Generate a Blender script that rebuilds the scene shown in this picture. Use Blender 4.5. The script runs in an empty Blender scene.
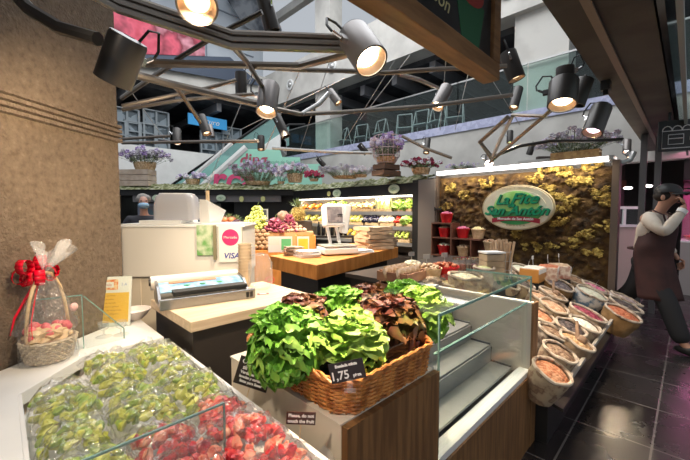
import bpy, bmesh, math, random
from mathutils import Vector, Matrix, noise
R = math.radians
rnd = random.Random(7)
sc = bpy.context.scene
col = sc.collection
EYE = 1.45
F = 345.0
PITCH = R(3.0)
S2 = math.sqrt(.5)
A = Vector((S2, S2, 0)); B = Vector((-S2, S2, 0)); UP = Vector((0, 0, 1))

def ray(px, py):
    u, v = (px-345)/F, (230-py)/F
    return Vector((u, math.cos(PITCH)+v*math.sin(PITCH), -math.sin(PITCH)+v*math.cos(PITCH)))
def at(px, py, d=None, z=None):
    r = ray(px, py)
    t = d/r.y if d is not None else (z-EYE)/r.z
    return Vector((0, 0, EYE)) + r*t
def ab(a, b, z=0.0):
    return A*a + B*b + UP*z

# ---------------------------------------------------------------- mesh builder
def _ico(sub):
    t = (1+5**.5)/2
    v = [Vector(p).normalized() for p in [(-1,t,0),(1,t,0),(-1,-t,0),(1,-t,0),(0,-1,t),(0,1,t),(0,-1,-t),(0,1,-t),(t,0,-1),(t,0,1),(-t,0,-1),(-t,0,1)]]
    f = [(0,11,5),(0,5,1),(0,1,7),(0,7,10),(0,10,11),(1,5,9),(5,11,4),(11,10,2),(10,7,6),(7,1,8),(3,9,4),(3,4,2),(3,2,6),(3,6,8),(3,8,9),(4,9,5),(2,4,11),(6,2,10),(8,6,7),(9,8,1)]
    for _ in range(sub):
        m = {}; nf = []
        def mid(i, j):
            k = (min(i, j), max(i, j))
            if k not in m:
                v.append(((v[i]+v[j])/2).normalized()); m[k] = len(v)-1
            return m[k]
        for a_, b_, c_ in f:
            x, y, z = mid(a_, b_), mid(b_, c_), mid(c_, a_)
            nf += [(a_, x, z), (b_, y, x), (c_, z, y), (x, y, z)]
        f = nf
    return v, f
ICO = [_ico(0), _ico(1), _ico(2), _ico(3)]

class MB:
    def __init__(s):
        s.v = []; s.f = []; s.m = []; s.M = Matrix()
    def add(s, vs, fs, m=0):
        o = len(s.v)
        s.v += [s.M @ Vector(p) for p in vs]
        for f in fs:
            s.f.append(tuple(o+i for i in f)); s.m.append(m)
        return s
    def box(s, c, d, rz=0, m=0, rot=None):
        x, y, z = d[0]/2, d[1]/2, d[2]/2
        Rm = rot if rot is not None else Matrix.Rotation(rz, 3, 'Z')
        c = Vector(c)
        vs = [c + Rm @ Vector(p) for p in [(-x,-y,-z),(x,-y,-z),(x,y,-z),(-x,y,-z),(-x,-y,z),(x,-y,z),(x,y,z),(-x,y,z)]]
        return s.add(vs, [(0,3,2,1),(4,5,6,7),(0,1,5,4),(1,2,6,5),(2,3,7,6),(3,0,4,7)], m)
    def b2(s, x0, x1, y0, y1, z0, z1, m=0):
        return s.box(((x0+x1)/2, (y0+y1)/2, (z0+z1)/2), (abs(x1-x0), abs(y1-y0), abs(z1-z0)), m=m)
    def prism(s, pts, z0, z1, m=0):
        n = len(pts)
        vs = [(p[0], p[1], z0) for p in pts] + [(p[0], p[1], z1) for p in pts]
        fs = [tuple(reversed(range(n))), tuple(range(n, 2*n))] + [(i, (i+1) % n, n+(i+1) % n, n+i) for i in range(n)]
        return s.add(vs, fs, m)
    def tube(s, pts, r, n=8, m=0, closed=False, flat=1.0):
        pts = [Vector(p) for p in pts]; N = len(pts)
        rr = r if isinstance(r, (list, tuple)) else [r]*N
        vs = []; ref = None
        for i, p in enumerate(pts):
            a_ = pts[(i-1) % N] if (closed or i > 0) else p
            b_ = pts[(i+1) % N] if (closed or i < N-1) else p
            t = (b_-a_)
            t = t.normalized() if t.length > 1e-9 else Vector((0, 0, 1))
            if ref is None:
                ref = t.orthogonal().normalized()
                if flat != 1.0: ref = (UP - t*UP.dot(t)).normalized() if abs(t.z) < .9 else ref
            ref = (ref - t*ref.dot(t))
            ref = ref.normalized() if ref.length > 1e-6 else t.orthogonal().normalized()
            q = t.cross(ref)
            for k in range(n):
                an = 2*math.pi*k/n
                vs.append(p + ref*math.cos(an)*rr[i] + q*math.sin(an)*rr[i]*flat)
        fs = []
        for i in range(N if closed else N-1):
            j = (i+1) % N
            for k in range(n):
                l = (k+1) % n
                fs.append((i*n+k, i*n+l, j*n+l, j*n+k))
        if not closed:
            fs.append(tuple(reversed(range(n)))); fs.append(tuple((N-1)*n+k for k in range(n)))
        return s.add(vs, fs, m)
    def lathe(s, prof, n=20, c=(0, 0, 0), m=0, Mx=None, sx=1, sy=1, cap=True):
        vs = []
        for r, z in prof:
            for k in range(n):
                an = 2*math.pi*k/n
                p = Vector((r*math.cos(an)*sx, r*math.sin(an)*sy, z))
                if Mx is not None: p = Mx @ p
                vs.append(p + Vector(c))
        fs = []
        for i in range(len(prof)-1):
            for k in range(n):
                l = (k+1) % n
                fs.append((i*n+k, i*n+l, (i+1)*n+l, (i+1)*n+k))
        if cap:
            fs.append(tuple(reversed(range(n)))); L = (len(prof)-1)*n
            fs.append(tuple(L+k for k in range(n)))
        return s.add(vs, fs, m)
    def blob(s, c, r, sub=1, nz=0, m=0, rot=None, seed=0, fq=1.5):
        v, f = ICO[sub]
        if not isinstance(r, (tuple, list)): r = (r, r, r)
        vs = []
        for p in v:
            k = 1 + (nz*noise.noise(p*fq+Vector((seed*3.1, seed*1.7, seed))) if nz else 0)
            q = Vector((p.x*r[0]*k, p.y*r[1]*k, p.z*r[2]*k))
            if rot is not None: q = rot @ q
            vs.append(q + Vector(c))
        return s.add(vs, f, m)
    def sheet(s, fn, nu, nv, m=0, double=None):
        vs = [fn(i/nu, j/nv) for j in range(nv+1) for i in range(nu+1)]
        fs = [(j*(nu+1)+i, j*(nu+1)+i+1, (j+1)*(nu+1)+i+1, (j+1)*(nu+1)+i) for j in range(nv) for i in range(nu)]
        return s.add(vs, fs, m)
    def build(s, name, mats, parent=None, smooth=True, bevel=0, solid=0, sub=0):
        me = bpy.data.meshes.new(name)
        me.from_pydata([tuple(p) for p in s.v], [], s.f)
        if not isinstance(mats, (list, tuple)): mats = [mats]
        for x in mats: me.materials.append(x)
        if len(mats) > 1: me.polygons.foreach_set('material_index', s.m)
        me.update()
        if smooth:
            me.shade_smooth()
            try: me.set_sharp_from_angle(angle=R(40))
            except Exception: pass
        o = bpy.data.objects.new(name, me); col.objects.link(o)
        if parent is not None: o.parent = parent
        if solid:
            md = o.modifiers.new('s', 'SOLIDIFY'); md.thickness = solid; md.offset = 0
        if bevel:
            md = o.modifiers.new('b', 'BEVEL'); md.width = bevel; md.segments = 2; md.limit_method = 'ANGLE'
        if sub:
            md = o.modifiers.new('u', 'SUBSURF'); md.levels = sub; md.render_levels = sub
        return o

def frame(o, x, y=None, z=None):
    x = Vector(x).normalized(); 
    z = Vector(z) if z is not None else UP
    if y is None: y = z.cross(x).normalized(); z = x.cross(y)
    else: y = Vector(y).normalized(); z = x.cross(y).normalized()
    M = Matrix.Identity(4)
    for i, v_ in enumerate((x, y, z)):
        for k in range(3): M[k][i] = v_[k]
    M.translation = o
    return M
def rotz(o, deg):
    return Matrix.Translation(Vector(o)) @ Matrix.Rotation(R(deg), 4, 'Z')
def tag(o, label=None, cat=None, group=None, kind=None):
    if label: o['label'] = label
    if cat: o['category'] = cat
    if group: o['group'] = group
    if kind: o['kind'] = kind
    return o
def thing(name, label, cat, M=None, group=None):
    o = bpy.data.objects.new(name, None); col.objects.link(o); o.empty_display_size = .05
    if M is not None: o.matrix_basis = M if isinstance(M, Matrix) else Matrix.Translation(Vector(M))
    return tag(o, label, cat, group)
def copy_tree(o, M=None, parent=None):
    c = o.copy(); col.objects.link(c)
    if M is not None: c.matrix_basis = M
    if parent is not None: c.parent = parent
    for ch in [x for x in o.children]: copy_tree(ch, None, c)
    return c
def struct(name, mb, m, smooth=False, **k):
    return tag(mb.build(name, m, None, smooth=smooth, **k), kind='structure')
def text(name, body, size, m, parent, loc=(0, 0, 0), rot=(0, 0, 0), ext=.001, shear=0, align='CENTER', bold=0, sx=1):
    cu = bpy.data.curves.new(name, 'FONT'); cu.body = body; cu.size = size; cu.extrude = ext; cu.shear = shear
    cu.align_x = align; cu.align_y = 'CENTER'; cu.offset = bold; cu.materials.append(m); cu.resolution_u = 3
    tmp = bpy.data.objects.new('t', cu); col.objects.link(tmp)
    me = bpy.data.meshes.new_from_object(tmp); bpy.data.objects.remove(tmp); bpy.data.curves.remove(cu)
    me.materials.clear(); me.materials.append(m)
    o = bpy.data.objects.new(name, me); col.objects.link(o); o.location = loc; o.rotation_euler = rot; o.scale = (sx, 1, 1)
    if parent is not None: o.parent = parent
    return o

# ---------------------------------------------------------------- materials
MATS = {}
def mat(name, c, rough=.55, metal=0, c2=None, scale=6, lo=.4, hi=.6, detail=4, bump=0, bscale=30, bkind='noise', emit=0, ecol=None,
        tr=0, spec=None, coat=0, sss=0, stretch=None, kind='noise', ior=None, rvar=0):
    m = bpy.data.materials.new(name); m.use_nodes = True
    nt = m.node_tree; N = nt.nodes; L = nt.links; p = N['Principled BSDF']
    p.inputs['Base Color'].default_value = (*c, 1); p.inputs['Roughness'].default_value = rough
    p.inputs['Metallic'].default_value = metal
    if spec is not None: p.inputs['Specular IOR Level'].default_value = spec
    if coat: p.inputs['Coat Weight'].default_value = coat; p.inputs['Coat Roughness'].default_value = .1
    if tr: p.inputs['Transmission Weight'].default_value = tr
    if ior: p.inputs['IOR'].default_value = ior
    if sss: p.inputs['Subsurface Weight'].default_value = sss; p.inputs['Subsurface Radius'].default_value = (.02, .02, .01)
    tc = N.new('ShaderNodeTexCoord'); vec = tc.outputs['Object']
    if stretch:
        mp = N.new('ShaderNodeMapping'); mp.inputs['Scale'].default_value = stretch
        L.new(vec, mp.inputs['Vector']); vec = mp.outputs['Vector']
    if c2 is not None:
        if kind == 'voronoi':
            t = N.new('ShaderNodeTexVoronoi'); t.inputs['Scale'].default_value = scale; out = t.outputs['Color']
            sp = N.new('ShaderNodeSeparateColor'); L.new(out, sp.inputs[0]); out = sp.outputs[0]
        else:
            t = N.new('ShaderNodeTexNoise'); t.inputs['Scale'].default_value = scale; t.inputs['Detail'].default_value = detail; out = t.outputs['Fac']
        L.new(vec, t.inputs['Vector'])
        cr = N.new('ShaderNodeValToRGB'); L.new(out, cr.inputs[0])
        cols = [c] + (list(c2) if isinstance(c2[0], (tuple, list)) else [c2])
        el = cr.color_ramp.elements
        el[0].position = lo; el[0].color = (*cols[0], 1); el[1].position = hi; el[1].color = (*cols[-1], 1)
        for i, cc in enumerate(cols[1:-1], 1):
            e = el.new(lo+(hi-lo)*i/(len(cols)-1)); e.color = (*cc, 1)
        L.new(cr.outputs[0], p.inputs['Base Color'])
        if emit: L.new(cr.outputs[0], p.inputs['Emission Color'])
        if rvar:
            mr = N.new('ShaderNodeMapRange'); L.new(out, mr.inputs[0]); mr.inputs[3].default_value = rough; mr.inputs[4].default_value = rough+rvar
            L.new(mr.outputs[0], p.inputs['Roughness'])
    if bump:
        if bkind == 'voronoi':
            t2 = N.new('ShaderNodeTexVoronoi'); t2.inputs['Scale'].default_value = bscale; o2 = t2.outputs['Distance']
        elif bkind == 'wave':
            t2 = N.new('ShaderNodeTexWave'); t2.inputs['Scale'].default_value = bscale; t2.bands_direction = 'Z'; o2 = t2.outputs['Fac']
        else:
            t2 = N.new('ShaderNodeTexNoise'); t2.inputs['Scale'].default_value = bscale; t2.inputs['Detail'].default_value = 5; o2 = t2.outputs['Fac']
        L.new(vec, t2.inputs['Vector'])
        bp = N.new('ShaderNodeBump'); bp.inputs['Strength'].default_value = min(1, abs(bump)); bp.inputs['Distance'].default_value = .01; bp.invert = (bkind == 'voronoi')
        L.new(o2, bp.inputs['Height']); L.new(bp.outputs[0], p.inputs['Normal'])
    if emit:
        p.inputs['Emission Strength'].default_value = emit
        if c2 is None: p.inputs['Emission Color'].default_value = (*(ecol or c), 1)
    MATS[name] = m
    return m
def film(name, tint=(1, 1, 1), opac=.06, gloss=.25, rough=.08, bump=0, bscale=20):
    m = bpy.data.materials.new(name); m.use_nodes = True
    nt = m.node_tree; N = nt.nodes; L = nt.links; N.remove(N['Principled BSDF']); out = N['Material Output']
    t = N.new('ShaderNodeBsdfTransparent'); t.inputs[0].default_value = (*tint, 1)
    g = N.new('ShaderNodeBsdfGlossy'); g.inputs['Roughness'].default_value = rough
    d = N.new('ShaderNodeBsdfDiffuse'); d.inputs[0].default_value = (*[min(1, x*.9) for x in tint], 1)
    lw = N.new('ShaderNodeLayerWeight'); lw.inputs[0].default_value = .5
    pw_ = N.new('ShaderNodeMath'); pw_.operation = 'POWER'; pw_.inputs[1].default_value = 3.2; L.new(lw.outputs['Facing'], pw_.inputs[0])
    ma = N.new('ShaderNodeMath'); ma.operation = 'MULTIPLY_ADD'; ma.inputs[1].default_value = gloss*2.2; ma.inputs[2].default_value = gloss*.16; ma.use_clamp = True; L.new(pw_.outputs[0], ma.inputs[0])
    mx = N.new('ShaderNodeMixShader'); mx2 = N.new('ShaderNodeMixShader'); mx2.inputs[0].default_value = opac
    L.new(ma.outputs[0], mx.inputs[0]); L.new(t.outputs[0], mx.inputs[1]); L.new(g.outputs[0], mx.inputs[2])
    L.new(mx.outputs[0], mx2.inputs[1]); L.new(d.outputs[0], mx2.inputs[2]); L.new(mx2.outputs[0], out.inputs[0])
    if bump:
        n = N.new('ShaderNodeTexNoise'); n.inputs['Scale'].default_value = bscale; tc = N.new('ShaderNodeTexCoord'); L.new(tc.outputs['Object'], n.inputs['Vector'])
        b = N.new('ShaderNodeBump'); b.inputs['Strength'].default_value = bump; b.inputs['Distance'].default_value = .02; L.new(n.outputs[0], b.inputs['Height'])
        L.new(b.outputs[0], g.inputs['Normal']); L.new(b.outputs[0], lw.inputs['Normal'])
    return m

concrete_warm = mat('rough_concrete', (.125, .088, .058), .9, c2=((.165, .12, .082), (.185, .135, .095), (.24, .18, .13)), scale=42, lo=.30, hi=.74, detail=10, bump=1, bscale=90)
concrete = mat('pale_concrete', (.52, .50, .46), .8, c2=(.64, .62, .57), scale=1.5, bump=.1)
mesh_band = mat('lavender_mesh', (.42, .44, .62), .5, c2=(.55, .57, .75), scale=14, kind='voronoi', lo=.2, hi=.8)
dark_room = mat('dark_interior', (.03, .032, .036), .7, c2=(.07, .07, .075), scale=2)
white_lam = mat('white_laminate', (.72, .71, .68), .35, c2=(.78, .77, .74), scale=3)
cream = mat('cream_panel', (.72, .64, .52), .45)
wood_light = mat('light_wood', (.62, .47, .31), .45, c2=(.72, .57, .40), scale=4, stretch=(1, 12, 12), detail=6)
wood_front = mat('brown_wood', (.16, .075, .028), .4, c2=(.27, .135, .05), scale=3, stretch=(14, 2, 1), detail=6)
wood_orange = mat('orange_wood', (.48, .175, .035), .35, c2=(.62, .26, .065), scale=3, stretch=(5, 5, 1.2), detail=5)
wood_crate = mat('crate_wood', (.22, .13, .075), .7, c2=(.33, .2, .12), scale=4, stretch=(2, 2, 10))
wood_frame = mat('sign_frame_wood', (.22, .10, .035), .45, c2=(.33, .16, .06), scale=3, stretch=(1.5, 10, 10), detail=6)
black = mat('matt_black', (.012, .012, .012), .5)
black_gloss = mat('gloss_black', (.01, .01, .011), .15)
char = mat('dark_cabinet', (.035, .028, .024), .4)
bronze = mat('bronze_tube', (.27, .235, .2), .32, metal=.75)
housing = mat('lamp_housing', (.055, .05, .046), .38, metal=.5)
steel = mat('brushed_steel', (.52, .52, .50), .3, metal=.7, c2=(.6, .59, .57), scale=5, stretch=(1, 30, 30))
chrome = mat('chrome', (.75, .75, .75), .12, metal=1)
wicker = mat('wicker', (.34, .11, .025), .4, c2=(.66, .28, .07), scale=30, bump=.3, bscale=80)
wicker_pale = mat('pale_wicker', (.42, .25, .11), .6, c2=(.7, .52, .32), scale=30)
grn1 = mat('lettuce_green', (.10, .30, .025), .42, c2=((.2, .46, .05), (.42, .66, .12)), scale=9, lo=.3, hi=.68, sss=.0, bump=.5, bscale=28)
grn2 = mat('lettuce_yellow_green', (.16, .36, .03), .42, c2=((.34, .56, .08), (.62, .76, .22)), scale=9, lo=.3, hi=.68, bump=.5, bscale=28)
redl = mat('lettuce_red', (.055, .02, .012), .32, c2=((.14, .035, .02), (.2, .10, .03), (.13, .2, .03)), scale=6, lo=.32, hi=.72, bump=.5, bscale=30)
tape = mat('price_black', (.02, .012, .01), .4)
tape2 = mat('price_maroon', (.06, .018, .012), .4)
ink_white = mat('white_ink', (.85, .83, .78), .5)
white = mat('white_plastic', (.8, .8, .78), .3)
paper = mat('white_paper', (.8, .79, .76), .7)
kraft = mat('kraft_paper', (.42, .29, .18), .75, c2=(.55, .4, .27), scale=8)
red_pl = mat('red_bucket', (.62, .015, .02), .3)
straw_pot = mat('straw_pot', (.6, .42, .22), .7, c2=(.75, .56, .34), scale=20)
blue_box = mat('film_box_blue', (.1, .25, .42), .4, c2=(.35, .55, .7), scale=12)
skin = mat('skin', (.42, .22, .145), .5)
tubwhite = film('frosted_plastic', (.93, .94, .97), .45, .3, .3)
crate_tr = mat('translucent_crate', (.84, .82, .77), .3, sss=0)
clear = film('clear_plastic', (.98, .985, .985), .08, .25, .1)
bagfilm = film('bag_film', (.995, .995, .995), .045, .34, .12, bump=1.0, bscale=26)
glass = film('glass_pane', (.95, .975, .965), .012, .15, .02)
glass_edge = mat('glass_edge_green', (.34, .55, .5), .12, tr=.5)
glass_far = film('balcony_glass', (.86, .94, .92), .02, .12, .03)

# ---------------------------------------------------------------- camera
cam = bpy.data.cameras.new('camera'); cam.lens = 18.0; cam.sensor_width = 36.0; cam.clip_start = .02; cam.clip_end = 200
co = bpy.data.objects.new('camera', cam); col.objects.link(co); co.location = (0, 0, EYE); co.rotation_euler = (R(90)-PITCH, 0, 0)
sc.camera = co
vs_ = sc.view_settings
vs_.view_transform = 'Standard'; vs_.look = 'None'; vs_.gamma = 1; vs_.use_curve_mapping = False; vs_.exposure = 0.0
w = bpy.data.worlds.new('world'); sc.world = w; w.use_nodes = True
bg = w.node_tree.nodes['Background']; bg.inputs[0].default_value = (.86, .92, 1, 1); bg.inputs[1].default_value = .55
# ================================================================ setting
def tile_mat():
    m = bpy.data.materials.new('slate_floor_tiles'); m.use_nodes = True
    nt = m.node_tree; N = nt.nodes; L = nt.links; p = N['Principled BSDF']
    tc = N.new('ShaderNodeTexCoord'); mp = N.new('ShaderNodeMapping'); mp.vector_type = 'POINT'
    mp.inputs['Rotation'].default_value = (0, 0, R(-45)); mp.inputs['Location'].default_value = (.12, -.115, 0)
    L.new(tc.outputs['Object'], mp.inputs['Vector'])
    br = N.new('ShaderNodeTexBrick'); br.offset = 0; br.squash = 1
    br.inputs['Scale'].default_value = 1; br.inputs['Brick Width'].default_value = .58; br.inputs['Row Height'].default_value = .395
    br.inputs['Mortar Size'].default_value = .006; br.inputs['Mortar Smooth'].default_value = .2
    br.inputs['Color1'].default_value = (.016, .014, .014, 1); br.inputs['Color2'].default_value = (.03, .027, .028, 1); br.inputs['Mortar'].default_value = (.13, .12, .115, 1)
    L.new(mp.outputs[0], br.inputs['Vector']); L.new(br.outputs['Color'], p.inputs['Base Color'])
    n = N.new('ShaderNodeTexNoise'); n.inputs['Scale'].default_value = 3; n.inputs['Detail'].default_value = 5; L.new(mp.outputs[0], n.inputs['Vector'])
    mr = N.new('ShaderNodeMapRange'); mr.inputs[3].default_value = .12; mr.inputs[4].default_value = .42; L.new(n.outputs[0], mr.inputs[0]); L.new(mr.outputs[0], p.inputs['Roughness'])
    bp = N.new('ShaderNodeBump'); bp.inputs['Strength'].default_value = .25; bp.inputs['Distance'].default_value = .004; L.new(br.outputs['Fac'], bp.inputs['Height']); bp.invert = True
    L.new(bp.outputs[0], p.inputs['Normal'])
    return m
struct('floor', MB().add([(-22, -6, 0), (18, -6, 0), (18, 30, 0), (-22, 30, 0)], [(0, 1, 2, 3)]), tile_mat())

# concrete pillar on the left, face turned slightly to the aisle
pe = Vector((-1.255, 1.93, 0)); pd = Vector((.11, .99, 0)).normalized(); pn = Vector((-pd.y, pd.x, 0))
PM = frame(pe - pd*2.6, pd, pn)          # local x along the face, y into the pillar
pm = MB()
prof = []
pm.M = PM
zs = [0, 1.83, 1.835, 1.85, 1.855, 1.86, 1.875, 1.88, 1.885, 1.90, 1.905, 1.91, 1.925, 1.93, 4.6]
offs = [0, 0, .02, .02, 0, .02, .02, 0, .02, .02, 0, .02, .02, 0, 0]
nx = 2
vsx = []
for z, o in zip(zs, offs):
    vsx += [(0, -o, z), (2.6+o*.5, -o, z), (2.6+o*.5, 1.2, z), (0, 1.2, z)]
fsx = []
for i in range(len(zs)-1):
    for k in range(4):
        l = (k+1) % 4; fsx.append((i*4+k, i*4+l, (i+1)*4+l, (i+1)*4+k))
pm.add(vsx, fsx)
struct('pillar', pm, concrete_warm)

# ---------------- atrium: galleries round the market hall
GA = 8.1       # gallery facing the camera's right half: plane a = GA
GB = 12.4      # gallery on the left: plane b = GB
def gal(name, boxes, m, rot=45, bevel=0):
    mb = MB(); mb.M = Matrix.Rotation(R(rot), 4, 'Z')
    for b_ in boxes: mb.b2(*b_)
    return struct(name, mb, m, bevel=bevel)
gal('wall_gallery_slab', [(GA, GA+.3, -6, GB+.3, 2.35, 3.42)], concrete)
gal('wall_gallery_slab_left', [(-8, GA, GB, GB+.3, 2.2, 3.55)], white_lam)
gal('trim_1', [(GA-.03, GA+.25, -6, GB, 3.42, 3.62)], mesh_band)
gal('wall_upper_slab', [(GA-.05, GA+.5, -6, GB+.5, 5.75, 7.1)], concrete)
gal('wall_upper_slab_left', [(-8, GA-.05, GB, GB+.5, 5.75, 6.9)], concrete)
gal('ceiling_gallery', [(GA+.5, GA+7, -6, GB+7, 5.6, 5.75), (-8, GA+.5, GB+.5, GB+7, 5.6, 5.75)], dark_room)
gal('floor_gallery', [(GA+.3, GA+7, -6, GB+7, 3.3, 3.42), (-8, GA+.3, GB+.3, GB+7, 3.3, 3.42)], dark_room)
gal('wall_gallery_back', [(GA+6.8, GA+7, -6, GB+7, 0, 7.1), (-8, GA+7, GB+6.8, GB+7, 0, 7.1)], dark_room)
gal('wall_ground_back', [(GA+3, GA+3.1, -6, GB+3, 0, 3.3), (-8, GA+3, GB+3, GB+3.1, 0, 3.3)], mat('dim_back_wall', (.10, .09, .085), .7))
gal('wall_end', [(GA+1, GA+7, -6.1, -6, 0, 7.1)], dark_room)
for i, bb in enumerate((1.95, 8.95)):
    struct('column_gallery' if i else 'column', (lambda q: (setattr(q, 'M', Matrix.Rotation(R(45), 4, 'Z')), q.b2(GA+.12, GA+.7, bb-(0 if i else .1), bb+(.78 if i else .95), 3.62, 12))[1])(MB()), concrete)
# upper storey behind: pale glazed wall and mural
panel_white = mat('pale_panels', (.62, .68, .74), .4, c2=(.72, .77, .82), scale=.8)
gal('wall_upper_left', [(-8, GA+.5, GB+1.4, GB+1.5, 6.9, 13)], panel_white)
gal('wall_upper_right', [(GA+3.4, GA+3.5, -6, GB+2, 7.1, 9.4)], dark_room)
gal('trim_2', [(x, x+.04, GB+1.34, GB+1.4, 6.9, 13) for x in (-2, 0, 2, 4, 6)] + [(-8, GA, GB+1.34, GB+1.4, z, z+.03) for z in (8.2, 9.6, 11)], mat('panel_joint', (.3, .34, .4), .5))
gal('trim_3', [(GA+.1, GA+.35, -6, GB, 9.2, 9.5), (GA+.1, GA+3.5, 4.2, 4.4, 9.3, 9.5), (GA+.1, GA+3.5, 9, 9.2, 9.3, 9.5)], concrete)
gal('trim_4', [(GA-9+i*1.2, GA-8.95+i*1.2, -6, GB+1, 12.6, 12.8) for i in range(9)] + [(-3, GA+2, b_, b_+.06, 12.4, 12.8) for b_ in (1, 4, 7, 10)], mat('roof_steel', (.1, .11, .13), .5))
# round ceiling nozzles set in the upper slab
for i, bb in enumerate((12.0, 11.0, 8.63, 3.0)):
    t = thing('air_nozzle', ['round air nozzle on concrete beam, furthest left behind the pipes', 'round air nozzle on concrete beam above the gallery column', 'round air nozzle on concrete beam right of the gallery column', 'round air nozzle on concrete beam right of the hanging chalkboard'][i], 'air vent',
              frame(ab(GA-.055, bb, 6.3), -B, UP), 'round nozzles along the upper concrete beam')
    MB().lathe([(.2, 0), (.2, .04), (.15, .05), (.13, .02), (.13, .01)], 24).build('flange', white, t)
    MB().blob((0, 0, .04), (.1, .1, .06), 2).build('ball', steel, t)
# glass balustrade on the gallery, one pane each
k = 0
for i in range(9):
    b0 = -2.2+i*1.6
    t = thing('balustrade_panel', 'glass balustrade pane on the right gallery, ' + ['first', 'second', 'third', 'fourth', 'fifth', 'sixth', 'seventh', 'eighth', 'ninth'][i] + ' counting from the right end', 'glass railing', frame(ab(GA+.05, b0, 3.62), B, -A), 'glass panes of the gallery railing')
    t.matrix_basis = frame(ab(GA+.05, b0, 3.62), B)
    MB().b2(0, 1.57, -.006, .006, 0, 1.0).build('glass', glass_far, t, smooth=False)
    MB().b2(0, 1.57, -.02, .02, 1.0, 1.035).build('handrail', steel, t, smooth=False)
# cafe chairs behind the glass
grey_chair = mat('chair_grey', (.4, .42, .42), .5)
def cafe_chair():
    t = thing('cafe_chair', '', 'chair', Matrix())
    f = MB()
    for s in (-1, 1):
        f.tube([(-.2, s*.2, 0), (0, s*.17, .78)], .014, 6); f.tube([(.2, s*.2, 0), (.02, s*.17, .78)], .014, 6)
    f.tube([(0, -.17, .78), (0, .17, .78)], .014, 6)
    f.build('frame', grey_chair, t)
    MB().b2(-.17, .17, -.17, .17, .43, .45).build('seat', grey_chair, t, smooth=False)
    return t
ch0 = cafe_chair()
ords = ['first', 'second', 'third', 'fourth', 'fifth', 'sixth', 'seventh', 'eighth']
for i, px in enumerate((345, 362, 381, 404, 421, 436, 453)):
    r_ = (px-345)/F; d = (GA+.7)*math.sqrt(2)/(1+r_); p = Vector((r_*d, d, 3.42))
    c = ch0 if i == 0 else copy_tree(ch0)
    c.matrix_basis = rotz(p, 20+i*37 % 60) @ Matrix.Scale(1.25, 4)
    c['label'] = 'white a-frame chair behind the gallery glass, %s from the left' % ords[i]; c['group'] = 'chairs up on the gallery terrace'
gal('trim_5', [(GA+.5, GA+6.8, b_, b_+.18, 5.3, 5.6) for b_ in [-4+1.3*i for i in range(12)]] + [(a_, a_+.18, GB+.5, GB+6.8, 5.3, 5.6) for a_ in [-6+1.5*i for i in range(9)]], mat('gallery_ribs', (.2, .2, .21), .6))
lampm = mat('gallery_lamp', (1, .93, .7), .5, emit=3)
for i, (px, py, ln) in enumerate([(392, 66, 1.0), (372, 95, .9), (246, 113, 1.1), (165, 102, .8)]):
    t = tag(MB().b2(-ln/2, ln/2, -.05, .05, -.03, .03).build('strip_light', lampm, None, smooth=False), ['strip light in the dark gallery ceiling beside the hanging chalkboard', 'strip light in the dark gallery ceiling left of the chalkboard', 'strip light in the dark gallery above the escalator', 'strip light in the dark gallery beside the pillar'][i], 'ceiling light', 'strip lights of the gallery')
    r_ = (px-345)/F
    d = (GA+3)*math.sqrt(2)/(1+r_) if px > 300 else (GB+2.2)*math.sqrt(2)/(1-r_)
    t.matrix_basis = rotz(at(px, py, d=d), 10)
# gallery furniture / shop fronts on the left gallery: frames and blue sign
sh = mat('shop_glow', (.1, .13, .15), .3, c2=(.3, .36, .4), scale=6, kind='voronoi')
def px_on_b(px, b): r_ = (px-345)/F; return b*math.sqrt(2)/(1-r_)
shelf_m = mat('shopfront_frames', (.3, .34, .36), .4)
for i, (px, w_, z0, h_) in enumerate([(128, .7, 3.42, 1.5), (141, .9, 3.42, 1.1), (157, .8, 3.42, 1.6), (216, 1.2, 3.42, 1.2), (232, .8, 3.42, 1.5)]):
    t = thing('glazed_shopfront', ['glazed shop stand on the left gallery beside the pillar', 'low glazed stand on the left gallery, second from the pillar', 'tall glazed stand on the left gallery, third from the pillar', 'wide glazed stand on the gallery under the blue sign', 'tall glazed stand on the gallery right of the blue sign'][i], 'shop stand', rotz(Vector((at(px, 150, d=px_on_b(px, GB+1.2)).x, px_on_b(px, GB+1.2), z0)), 45), 'glazed stands on the left gallery')
    f = MB()
    for s in (-w_/2, 0, w_/2): f.b2(s-.03, s+.03, -.05, .05, 0, h_)
    for z in (0, h_*.4, h_*.7, h_): f.b2(-w_/2, w_/2, -.05, .05, z-.02, z+.02)
    f.build('frame', shelf_m, t, smooth=False)
    MB().b2(-w_/2, w_/2, .06, .08, 0, h_).build('backing', sh, t, smooth=False)
dd = px_on_b(208, GB+.9)
t = thing('blue_fascia_sign', 'blue shop sign with pale script, hanging in the left gallery', 'sign', frame(at(208, 122, d=dd), A, UP))
MB().b2(-.75, .75, -.2, .2, -.03, .03).build('panel', mat('blue_sign', (.04, .3, .62), .4, emit=.25), t, smooth=False)
text('lettering', 'Arturo', .3, ink_white, t, (0, 0, .04), shear=.3)
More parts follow.
